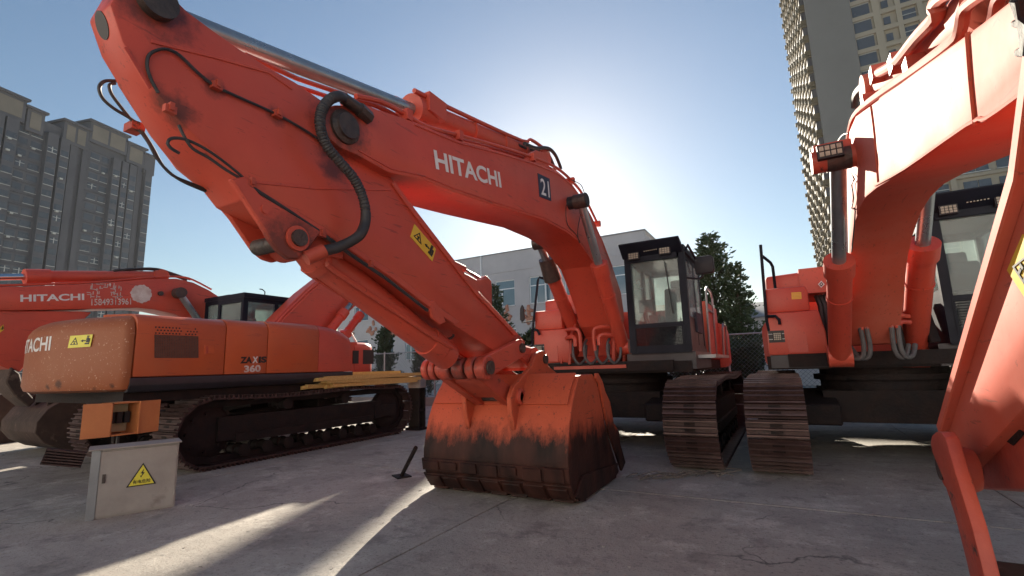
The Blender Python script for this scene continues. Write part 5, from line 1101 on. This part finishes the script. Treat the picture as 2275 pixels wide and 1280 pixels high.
# yellow poles lying across the track
rnd = random.Random(7)
pm = []
for v in range(3):
    mb = MB(); mb.box(-1.38, 1.38, -0.040, 0.040, -0.030, 0.030, 0.006)
    for w_ in range(3): mb.bm.verts.ensure_lookup_table()
    pm.append(mb.mesh('timber_pole', M['wood']))
for k in range(16):
    lay = k // 5; col = k % 5
    ob_ = bpy.data.objects.new('timber_pole', pm[k % 3]); link(ob_)
    ob_.location = (-7.36 + col * 0.075 + rnd.uniform(-.015, .015), 7.10 + rnd.uniform(-.24, .24), 1.05 + lay * 0.066 + rnd.uniform(0, .02)); ob_.rotation_euler = (rnd.uniform(-.15, .15), rnd.uniform(-.014, .014), R(90) + rnd.uniform(-.035, .035)); ob_.scale = (rnd.uniform(.78, .98), 1, 1)
    tag(ob_, 'yellow timber pole in the loose bundle lying on the track of the orange excavator', 'pole', 'yellow timber poles on the track')
e_ = [(8.205,0.814),(8.735,0.783),(8.736,1.044),(8.203,1.064)]
mb = MB(); ys = e_[0][0]; ye = e_[1][0]; mb.box(-0.15, 0.15, -0.12, 0.12, 0, 0.20, 0.01); mb.mi = 1; mb.box(0.15, 0.156, -0.08, 0.08, 0.03, 0.17, 0.002)
o_ = mb.build('metal_box', [M['concrete_box'], M['steel']], None); o_.location = (-7.2, 8.48, 0.90); o_.rotation_euler = (0, 0, R(6)); tag(o_, 'small dusty metal box at the end of the yellow pole bundle', 'box')
mb = MB(); mb.box(-.15, .15, -.11, -.07, 0.05, 0.90, 0.01); mb.box(-.15, .15, .07, .11, 0.05, 0.90, 0.01); mb.box(-.15, .15, -.08, .08, .4, .44); mb.box(-.2, .2, -.15, .15, 0, .05, .01); o_ = mb.build('trestle', M['dark'], None); o_.location = (-7.2, 8.48, 0); tag(o_, 'dark steel stand under the dusty metal box beside the track', 'stand')
# steel prop leaning on the bucket
pr = empty('steel_prop', (-4.25, 4.72, 0), R(-29), 'black steel prop with a square foot plate leaning against the big bucket', 'prop')
mb = MB(); mb.box(-0.11, 0.11, -0.09, 0.09, 0, 0.014, 0.003, 1); mb.build('foot_plate', M['dark'], pr)
mb = MB(); mb.tube([(0.0, 0.0, 0.012), (0.62, -0.05, 0.42)], 0.024, 8); mb.build('bar', M['dark'], pr)
# dry branch on the ground near the track
mb = MB(); rnd = random.Random(3)
for k in range(26):
    t = rnd.random(); p = Vector((-1.62 + t * 0.8 + rnd.uniform(-.12, .12), 5.55 + 0.55 * t + rnd.uniform(-.12, .12), 0.012)); a = rnd.uniform(0.2, 1.0); L = rnd.uniform(.1, .42)
    mb.tube([p, p + Vector((math.cos(a) * L * .5, math.sin(a) * L * .5, rnd.uniform(0.0, .05))), p + Vector((math.cos(a) * L, math.sin(a) * L, rnd.uniform(0.0, .03)))], 0.006, 4)
o_ = mb.build('dry_twigs', M['twig'], None, kind='stuff'); tag(o_, 'loose dry twigs on the concrete between the bucket and the track', 'twigs')
# pebbles and crumbs of concrete
mb = MB()
for k in range(260):
    X = rnd.uniform(-7.5, 0.6); Y = rnd.uniform(0.9, 6.5); s = rnd.uniform(0.003, 0.008) * (1.8 if rnd.random() < .06 else 1)
    mb.box(X - s, X + s, Y - s * rnd.uniform(.6, 1.4), Y + s, 0.0, s * 0.55, s * 0.2)
o_ = mb.build('pebbles', M['ground'], None, kind='stuff'); tag(o_, 'small concrete crumbs and pebbles scattered over the yard', 'pebbles')
# ================================================================== GROUND
def sheet(name, x0, x1, y0, y1, z, m, kind='structure', nx=1, ny=1):
    mb = MB(); v = [mb.bm.verts.new(p) for p in ((x0, y0, z), (x1, y0, z), (x1, y1, z), (x0, y1, z))]; mb.bm.faces.new(v); return mb.build(name, M[m], None, kind=kind)
gr = sheet('ground', -900, 900, -600, 1500, -0.03, 'far_ground')
mb = MB(); mb.box(-16.0, 9.0, -4, 14.1, -0.029, -0.012); yard = mb.build('yard', M['slab'], None, kind='structure')
xs = [-16.0, -10.75, -6.62, -2.51, 1.6, 5.3, 9.0]; ys = [-4.0, 0.9, 5.05, 9.6, 14.1]
rnd = random.Random(2)
for i in range(len(xs) - 1):
    for j in range(len(ys) - 1):
        mb = MB(); g = 0.009; n = 12
        mb.box(xs[i] + g, xs[i + 1] - g, ys[j] + g, ys[j + 1] - g, -0.012, rnd.uniform(-0.0006, 0.0006), 0.002); mb.build('concrete_slab', M['ground'], yard)

# ================================================================== FENCE with low wall
FY = 14.3
fn = empty('chain_link_fence', (0, FY, 0), 0, 'chain link fence on a low concrete wall behind the parked machines', 'fence')
mb = MB(); mb.box(-19, 9, -0.12, 0.12, -0.05, 0.30, 0.015); mb.build('base_wall', M['slab'], fn)
for k in range(12):
    mb = MB(); mb.cyl((-18.8 + 2.5 * k, 0, 0.30), (-18.8 + 2.5 * k, 0, 2.05), 0.03, n=10); mb.build('post', M['steel'], fn)
mb = MB(); mb.cyl((-19, 0, 1.98), (9, 0, 1.98), 0.02, n=8); mb.cyl((-19, 0, 0.36), (9, 0, 0.36), 0.015, n=6); mb.build('rail', M['steel'], fn)
mb = MB(); pit = 0.11; H_ = 1.6; nw = int(28 / pit)
for k in range(nw + int(H_ / pit)):
    for s in (1, -1):
        xa = -19 + k * pit if s > 0 else -19 + k * pit
        p0 = (xa - (H_ if s > 0 else 0), 0.004 * s, 0.37); p1 = (xa - (0 if s > 0 else H_), 0.004 * s, 0.37 + H_)
        if s < 0: p0, p1 = (xa, -0.004, 0.37), (xa - H_, -0.004, 0.37 + H_)
        mb.tube([p0, p1], 0.0045, 3, caps=False)
mb.build('wire_mesh', M['wire'], fn, kind='stuff')

# ================================================================== TREES, HEDGE
def leaf_cloud(mb, pts, size, rnd, droop=0.0):
    bm = mb.bm
    for (p, axis) in pts:
        s = size * rnd.uniform(.6, 1.3); a = axis + Vector((rnd.uniform(-.5, .5), rnd.uniform(-.5, .5), rnd.uniform(-.4, .5))); a.normalize()
        b = a.cross(Vector((rnd.uniform(-1, 1), rnd.uniform(-1, 1), rnd.uniform(-1, 1)))).normalized()
        v = [bm.verts.new(p - b * s * .28), bm.verts.new(p + a * s * .6 - b * s * .34), bm.verts.new(p + a * s * 1.25), bm.verts.new(p + a * s * .6 + b * s * .34)]
        bm.faces.new((v[0], v[1], v[2], v[3]))
def conifer(name, x, y, h, rad, label, seed, narrow=False, group=None, n_br=90, m='leaf', base=0.0):
    rnd = random.Random(seed); t = empty(name, (x, y, 0), 0, label, 'tree', group)
    mb = MB(); mb.tube([(0, 0, -0.1), (0.03, 0.02, h * .5), (0, 0, h * .97)], lambda t_: 0.035 * h * .55 * (1 - t_) + 0.012, 8); mb.build('trunk', M['bark'], t)
    mb = MB(); lf = MB()
    for k in range(n_br):
        f = (k + rnd.random()) / n_br; f = f ** 0.85; z = base * h + (h * (1 - base)) * (0.03 + 0.95 * f); a = k * 2.39996 + rnd.uniform(-.4, .4)
        prof = (1 - f) ** (0.55 if narrow else 0.82) * (min(1, (f + .08) / .2) if not narrow else 1)
        L = rad * prof * rnd.uniform(.35, 1.35) + 0.06 * rad
        up = (0.9 if narrow else 0.28) + rnd.uniform(-.12, .2); d = Vector((math.cos(a), math.sin(a), up)).normalized(); p0 = Vector((0, 0, z)); p1 = p0 + d * L
        mb.tube([p0, p0.lerp(p1, .6) + Vector((0, 0, -.02 * L)), p1], lambda t_: max(.004, .014 * L * (1 - t_) + .003), 4)
        pts = []; n = int(10 + 54 * L)
        for i in range(n):
            u = rnd.random() ** .6; q = p0.lerp(p1, u) + Vector((rnd.gauss(0, 1), rnd.gauss(0, 1), rnd.gauss(0, .7))) * (0.055 * rad + .10 * L * (1 - .5 * u))
            pts.append((q, (d + Vector((0, 0, .15)))))
        leaf_cloud(lf, pts, (0.10 + 0.022 * h) * .62, rnd)
    mb.build('branches', M['bark'], t); lf.build('crown', M[m], t); return t
conifer('conifer_tree', -2.1, 20.0, 6.3, 1.75, 'tall ragged conifer behind the cab of the machine numbered 21', 1, n_br=150)
conifer('conifer_tree', -1.25, 19.4, 4.9, 1.1, 'shorter bushy conifer to the right of the tall ragged conifer', 2, n_br=90)
conifer('conifer_tree', -7.6, 20.5, 5.6, 1.15, 'slim conifer seen through the gap below the boom numbered 21', 3, n_br=110)
conifer('conifer_tree', -13.6, 22.5, 5.9, 1.2, 'slim conifer in front of the left window of the white building', 4, n_br=100)
conifer('conifer_tree', -11.3, 21.0, 2.9, 0.7, 'small conifer behind the mirror of the machine numbered 21', 8, n_br=60)
conifer('cypress_tree', -15.6, 16.2, 3.2, 0.75, 'dark cypress behind the fence, left of the other cypress', 5, True, n_br=120, m='ivy')
conifer('cypress_tree', -13.5, 16.2, 2.4, 0.65, 'dark cypress behind the fence, right of the other cypress', 6, True, n_br=90, m='ivy')
conifer('conifer_tree', 3.4, 22, 5.2, 1.3, 'conifer behind the machine at the right edge', 7, n_br=80)
def hedge(name, x0, x1, y0, y1, z1, label, seed, n=2600, size=.13, gaps=0.0):
    rnd = random.Random(seed); t = empty(name, ((x0 + x1) / 2, (y0 + y1) / 2, 0), 0, label, 'hedge'); lf = MB(); pts = []
    for k in range(n):
        X = rnd.uniform(x0, x1); hz = z1 * (0.80 + 0.22 * noise.noise(Vector((X * 1.3, seed, 0)))); z = rnd.uniform(0.15, hz)
        if rnd.random() < .25: z = hz + rnd.uniform(-.1, .12)
        Y = rnd.choice((y0, y1)) + rnd.gauss(0, .06) if rnd.random() < .6 else rnd.uniform(y0, y1)
        pts.append((Vector((X - (x0 + x1) / 2, Y - (y0 + y1) / 2, z)), Vector((rnd.uniform(-1, 1), rnd.uniform(-1, 1), .4))))
    leaf_cloud(lf, pts, size, rnd); lf.build('foliage', M['ivy'], t)
    mb = MB()
    for k in range(14): X = rnd.uniform(x0, x1) - (x0 + x1) / 2; mb.tube([(X, 0, 0), (X + rnd.uniform(-.2, .2), 0, z1 * .7)], 0.018, 5)
    mb.build('stems', M['bark'], t)
hedge('ivy_hedge', -3.4, -0.55, 14.5, 15.1, 2.0, 'dark ivy hedge growing over the fence between the two right hand machines', 1, 5200)
hedge('ivy_hedge', 0.9, 5.2, 14.5, 15.0, 2.3, 'low dark hedge along the fence behind the machine at the right edge', 2, 8000, .16)  # raised and thickened to block sun from the ground under the right machine
hedge('ivy_hedge', -9.6, -3.3, 14.6, 15.1, 2.6, 'long dark hedge along the fence behind the machine numbered 21', 3, 12000, .16)  # height and leaf count raised so it shades the ground behind the machine

# ================================================================== WHITE BUILDING
wb = empty('office_building', (-26, 36, 0), 0, 'long grey white office building with blue windows behind the machines', 'building')
BW0, BW1, BZ = -8.6, 17.75, 11.3
zt0, zb0 = 8.85, 6.55; zt1, zb1 = 4.62, 2.3
wins = []
xw = [-13.1, -9.6, -6.1, -2.6, 0.9, 4.32, 7.73, 11.0, 14.6]
for x in xw:
    wins.append((x, x + 1.98, zb0, zt0)); wins.append((x + .02, x + 2.0, zb1, zt1))
# front wall as a grid of blocks that leaves the openings free
mb = MB()
mb.box(BW0 - 7, BW1, 0.0, 0.3, -0.1, zb1); mb.box(BW0 - 7, BW1, 0.0, 0.3, zt1, zb0); mb.box(BW0 - 7, BW1, 0.0, 0.3, zt0, BZ)
for zz0, zz1, off in ((zb1, zt1, .02), (zb0, zt0, 0)):
    xx = BW0 - 7
    for x in xw: mb.box(xx, x + off, 0.0, 0.3, zz0, zz1); xx = x + off + 1.98
    mb.box(xx, BW1, 0.0, 0.3, zz0, zz1)
mb.box(BW0 - 7, BW1, 0.302, 14, -0.1, BZ - 0.25)
bmesh.ops.remove_doubles(mb.bm, verts=mb.bm.verts[:], dist=0.0005)
mb.build('wall', M['plaster'], wb)
mb = MB(); mb.box(BW0 - 7.05, BW1 + 0.06, -0.06, 0.42, BZ, BZ + 0.10, 0.02); mb.box(BW1 - .3, BW1 + .06, .42, 14, BZ, BZ + .1, .02); mb.build('parapet', M['roofgrey'], wb)
def wmesh():
    f = MB(); w_, h_ = 1.98, 2.3
    for a in ((0, w_, 0, .07), (0, w_, h_ - .07, h_), (0, .07, .07, h_ - .07), (w_ - .07, w_, .07, h_ - .07), (.07, w_ - .07, 1.5, 1.58), (.62, .69, .07, 1.5)): f.box(a[0], a[1], 0.10, 0.16, a[2], a[3], 0.004)
    p = MB(); p.box(.05, w_ - .05, .125, .135, .05, h_ - .05); s = MB(); s.box(-.05, w_ + .05, -.08, .06, -.07, -0.002, 0.008)
    return f.mesh('window_frame', M['trim']), p.mesh('pane', M['pane_b']), s.mesh('sill', M['plaster'])
FM, PM, SM = wmesh()
for (xa, xb, za, zb) in wins:
    o_ = inst('window', FM, wb, (xa, 0, za)); inst('pane', PM, o_); inst('sill', SM, o_)
# terracotta reliefs like ornamental characters on the wall
def relief(x, z, s, seed):
    rnd = random.Random(seed); mb = MB()
    for k in range(9):
        a = rnd.uniform(0, 6.28); c = Vector((math.cos(a) * rnd.uniform(.1, .62) * s, 0, math.sin(a) * rnd.uniform(.1, .8) * s)); L = rnd.uniform(.3, .65) * s; t = rnd.choice((0, 1.57, .7, -.6)) + rnd.uniform(-.2, .2); d = Vector((math.cos(t), 0, math.sin(t))) * L * .5
        mb.tube([c - d, c + Vector((rnd.uniform(-.08, .08), -.03, rnd.uniform(-.08, .08))) * s, c + d], lambda t_: (.10 + .05 * math.sin(t_ * 3.1)) * s, 6, 4)
    o_ = mb.build('relief_character', M['relief'], wb); o_.location = (x, -0.06, z)
for x, z, s, sd__ in ((-13.3, 6.0, 1.0, 1), (-10.5, 5.6, 1.0, 2), (-7.6, 5.6, 1.0, 3), (2.6, 5.7, 1.0, 4), (5.55, 5.65, 1.0, 5), (7.7, 5.75, 1.15, 6), (9.95, 5.7, 1.1, 7), (12.5, 5.7, 1.0, 8)): relief(x, z, s, sd__)
mb = MB(); mb.box(7.45, 8.12, 2.0, 3.0, BZ - .3, 17.2, 0.02); mb.box(7.40, 8.17, 1.9, 3.1, 17.2, 17.4, 0.02); mb.build('shadow_chimney', M['plaster'], wb)  # unseen roof stack, added to cast a shadow band across the yard
mb = MB(); mb.cyl((9.3, -0.10, 0), (9.3, -0.10, BZ), 0.07, n=10); mb.build('drainpipe', M['trim'], wb)
mb = MB(); mb.cyl((2.95, -0.10, 0), (2.95, -0.10, BZ), 0.07, n=10); mb.build('drainpipe', M['trim'], wb)
mb = MB(); mb.box(BW0 - 7.02, BW1 + .02, -0.05, -0.002, 5.55 - .35, 5.62 - .35, 0.008); mb.box(BW0 - 7.02, BW1 + .02, -0.04, -0.002, 9.6, 9.66, 0.008); mb.build('string_course', M['plaster'], wb)
# small house with a grey roof right of the conifers
hs = empty('small_house', (-0.2, 27, 0), 0, 'small house with a grey pitched roof right of the bushy conifer', 'building')
mb = MB(); mb.box(-1.5, 4.5, 0, 4, 0, 3.4); mb.build('wall', M['plaster'], hs)
mb = MB(); mb.prism([(-0.3, 3.38), (4.3, 3.38), (2, 4.35)], lambda u, v, w_: Vector((w_, u, v)), -1.8, 4.8, 0.02); mb.build('roof', M['roofgrey'], hs)
mb = MB(); mb.box(0.5, 1.7, -0.03, 0.02, 1.4, 2.6, 0.01); mb.build('window', M['pane_b'], hs)

# ================================================================== LAMP POST at the left
lp = empty('lamp_post', (-30.0, 8.9, 0), 0, 'pale lamp post with a curved top in front of the dark tower block', 'lamp post')
mb = MB(); mb.tube([(0, 0, 0), (0, 0, 5.7), (0.02, 0, 6.0), (-0.12, -.25, 6.12)], 0.16, 12, 3); mb.build('pole', M['trim'], lp)
mb = MB(); mb.box(-.30, .0, -.55, -.2, 6.05, 6.16, .03); mb.build('lamp_head', M['trim'], lp)

# ================================================================== LEFT TOWER BLOCK
dirv = Vector((-math.sin(R(14.4)), math.cos(R(14.4)), 0)); far = Vector((-170.5, 71.7, 0)); LT = 150.0
org = far - dirv * LT
lt = empty('tower_block', org, math.atan2(dirv.y, dirv.x), 'dark grey brown tower block with a stepped roofline at the left', 'building')
# local: x along the facade (0 near .. LT far), y to the back (left), z up; facade at y=0 looks to -y
def lt_at(px_az, el):
    pass
segs = [(92, 116.3, 72.8, 4), (116.7, 120.4, 71.3, 1), (124.8, 130.9, 71.9, 2), (131.0, 141.4, 75.0, 2), (141.6, 146.9, 73.2, 1), (147.0, 150.3, 71.9, 0)]
mb = MB(); mb2 = MB(); mb3 = MB()
Zb = 69.3
mb.box(0, LT, 0.3, 16, 0, Zb)
nfl = 23; fh = Zb / nfl
rnd = random.Random(9)
x = 0.4; wl = []
while x < LT - 1.6:
    wd = rnd.choice((2.2, 2.6, 3.0)); kind_ = rnd.random()
    if kind_ < 0.28: mb.box(x, x + wd * .8, -0.9, 0.3, 0, Zb - 3); col = (x + .2, x + wd * .8 - .2, -0.9)
    elif kind_ < 0.5: mb.box(x, x + wd * .6, -0.35, 0.3, 0, Zb); col = None
    else: col = (x + .2, x + wd - .5, 0.3)
    if col: wl.append(col)
    x += wd
for (xa, xb, yf) in wl:
    for k in range(nfl - 1):
        z = k * fh + 0.9
        if k >= nfl - 2 and yf < 0: continue
        mb2.box(xa, xb, yf - 0.03, yf + 0.02, z, z + 1.55)
        if rnd.random() < .6: mb3.box(xa - .1, xb + .1, yf - .12, yf - 0.04, z - .18, z - .04)
        if rnd.random() < .13: mb3.box(xa + .2, xa + .9, yf - .45, yf - .04, z - .62, z - .2)
        if rnd.random() < .10: mb3.box(xa + (xb - xa) * .45, xa + (xb - xa) * .55, yf - .06, yf - 0.03, z, z + 1.5); mb3.box(xa, xb, yf - .06, yf - .03, z + .9, z + 1.02)
for k in range(0, nfl, 1):
    mb.box(0, LT, 0.18, 0.31, k * fh + .02, k * fh + .22)
mb.build('wall', M['tower_grey'], lt); mb2.build('windows', M['pane_t'], lt, kind='stuff'); mb3.build('window_sills', M['blind'], lt, kind='stuff')
for (xa, xb, zt, npan) in segs:
    mb = MB(); mb.box(xa, xb, -0.5, 12, zt - 6.5, zt - 0.6); mb.box(xa - .5, xb + .5, -1.1, 12.5, zt - 0.6, zt); o_ = mb.build('roof_block', M['tower_grey'], lt)
    for k in range(npan):
        w_ = (xb - xa - .8) / npan; q = MB(); q.box(xa + .4 + k * w_ + .3, xa + .4 + (k + 1) * w_ - .3, -0.58, -0.48, zt - 5.6, zt - 1.3); q.build('beige_panel', M['crown_beige'], o_)

# ================================================================== RIGHT TOWER BLOCK
rt = empty('tower_block', (10.0, 93.0, 0), 0, 'tall tower block at the right with a blank grey gable and rows of air conditioners', 'building')
HT = 100.0; NF = 33; fh = 3.03
mb = MB(); mb.box(0.0, 6.3, 0.0, 44, 0, HT); mb.build('gable', M['side_grey'], rt)
mb = MB(); mb.box(6.305, 60, 0.8, 30, 0, HT)
for k in range(NF):                                  # floor bands of the front
    z = k * fh; mb.box(6.31, 16, 0.35, 0.805, z, z + 0.75); mb.box(9.2, 10.2, 0.35, 0.81, z + .75, z + fh)
    mb.box(16.0, 60, 0.45, 0.806, z, z + 0.5)
for xx in (12.2, 14.9): mb.box(xx, xx + 0.7, 0.36, 0.808, 0, HT)
rb_ = mb.build('wall', M['tower_beige'], rt)
mb = MB(); tr = MB(); dk = MB()
for k in range(NF):
    z = k * fh + .78
    mb.box(6.5, 8.9, 0.70, 0.79, z - .3, z + 2.1); mb.box(10.5, 11.4, 0.70, .79, z + .3, z + 1.6); mb.box(12.9, 14.7, .70, .79, z + .1, z + 1.8)
    tr.box(6.5, 8.9, .60, .69, z + 2.1, z + 2.22); tr.box(12.9, 14.7, .60, .69, z + .9, z + 1.0)
    for xx in range(16, 58, 4):
        mb.box(xx + .4, xx + 2.0, .70, .79, z, z + 1.7); mb.box(xx + 2.1, xx + 3.5, .70, .79, z, z + 1.7); tr.box(xx + .3, xx + 3.6, .50, .69, z - .16, z - .02)
    for xx in (24, 36, 48): dk.box(xx, xx + 5.5, -0.9, 0.45, k * fh, k * fh + 1.1); dk.box(xx + .2, xx + 5.3, -.7, .5, k * fh + 1.1, k * fh + 2.6)
mb.build('windows', M['pane_t'], rt, kind='stuff'); tr.build('window_ledges', M['blind'], rt, kind='stuff'); dk.build('balconies', M['tower_dark'], rt, kind='stuff')
# the long left side: bays, window boxes and air conditioners standing out floor by floor
mb = MB(); ac = MB(); gl_ = MB(); rnd = random.Random(5)
for k in range(NF):
    z = k * fh
    for j in range(7):
        y = 1.5 + j * 6.0
        mb.box(-0.9, -0.004, y, y + 2.6, z + .05, z + 1.0); gl_.box(-0.72, -0.01, y + .15, y + 2.45, z + 1.0, z + 2.6); mb.box(-0.95, -0.004, y - .05, y + 2.65, z + 2.6, z + 2.95)
        mb.box(-0.35, -0.003, y + 3.0, y + 3.9, z + .2, z + 2.9)
        gl_.box(-0.06, -0.002, y + 4.2, y + 5.6, z + .8, z + 2.4)
        ac.box(-1.35, -0.9, y + .5 + .3 * rnd.random(), y + 1.4 + .3 * rnd.random(), z + .25, z + 0.95); ac.box(-0.55, -0.005, y + 4.4, y + 5.3, z + .05, z + .68)
mb.build('bay_windows', M['bay'], rt, kind='stuff'); gl_.build('side_windows', M['tower_dark'], rt, kind='stuff'); ac.build('air_conditioners', M['ac'], rt, kind='stuff')

# ================================================================== BUILDING BEHIND THE CAMERA (added to bounce sunlight onto the shaded sides; mirrored in the cab glass)
bb_ = empty('bounce_warehouse', (-6, -26, 0), 0, 'long pale building added behind the camera, bouncing sunlight and mirrored in the cab windows', 'building')
mb = MB(); mb.box(-42, 42, -14, 0, -0.1, 16); mb.build('wall', M['pale_wall'], bb_)
mb = MB(); mb.box(-42.3, 42.3, -14.3, 0.35, 16, 16.4); mb.build('roof', M['roofgrey'], bb_)
for k in range(14):
    for z_ in (2.0, 6.5, 11.0):
        mb = MB(); mb.box(-39 + k * 5.9, -37 + k * 5.9, -0.02, 0.05, z_, z_ + 2.2, 0.02); mb.build('window', M['pane_t'], bb_)
# ================================================================== HAZE
mb = MB(); mb.box(-330, 120, -60, 160, -1.03, 103.5)
m_ = bpy.data.materials.new('thin_haze'); m_.use_nodes = True; n_ = m_.node_tree.nodes; n_.clear()
o_ = n_.new('ShaderNodeOutputMaterial'); v_ = n_.new('ShaderNodeVolumePrincipled'); v_.inputs['Density'].default_value = 0.00010; v_.inputs['Color'].default_value = (0.86, 0.90, 0.96, 1); v_.inputs['Anisotropy'].default_value = 0.45
m_.node_tree.links.new(v_.outputs[0], o_.inputs['Volume'])
mb.build('haze', m_, None, kind='stuff')
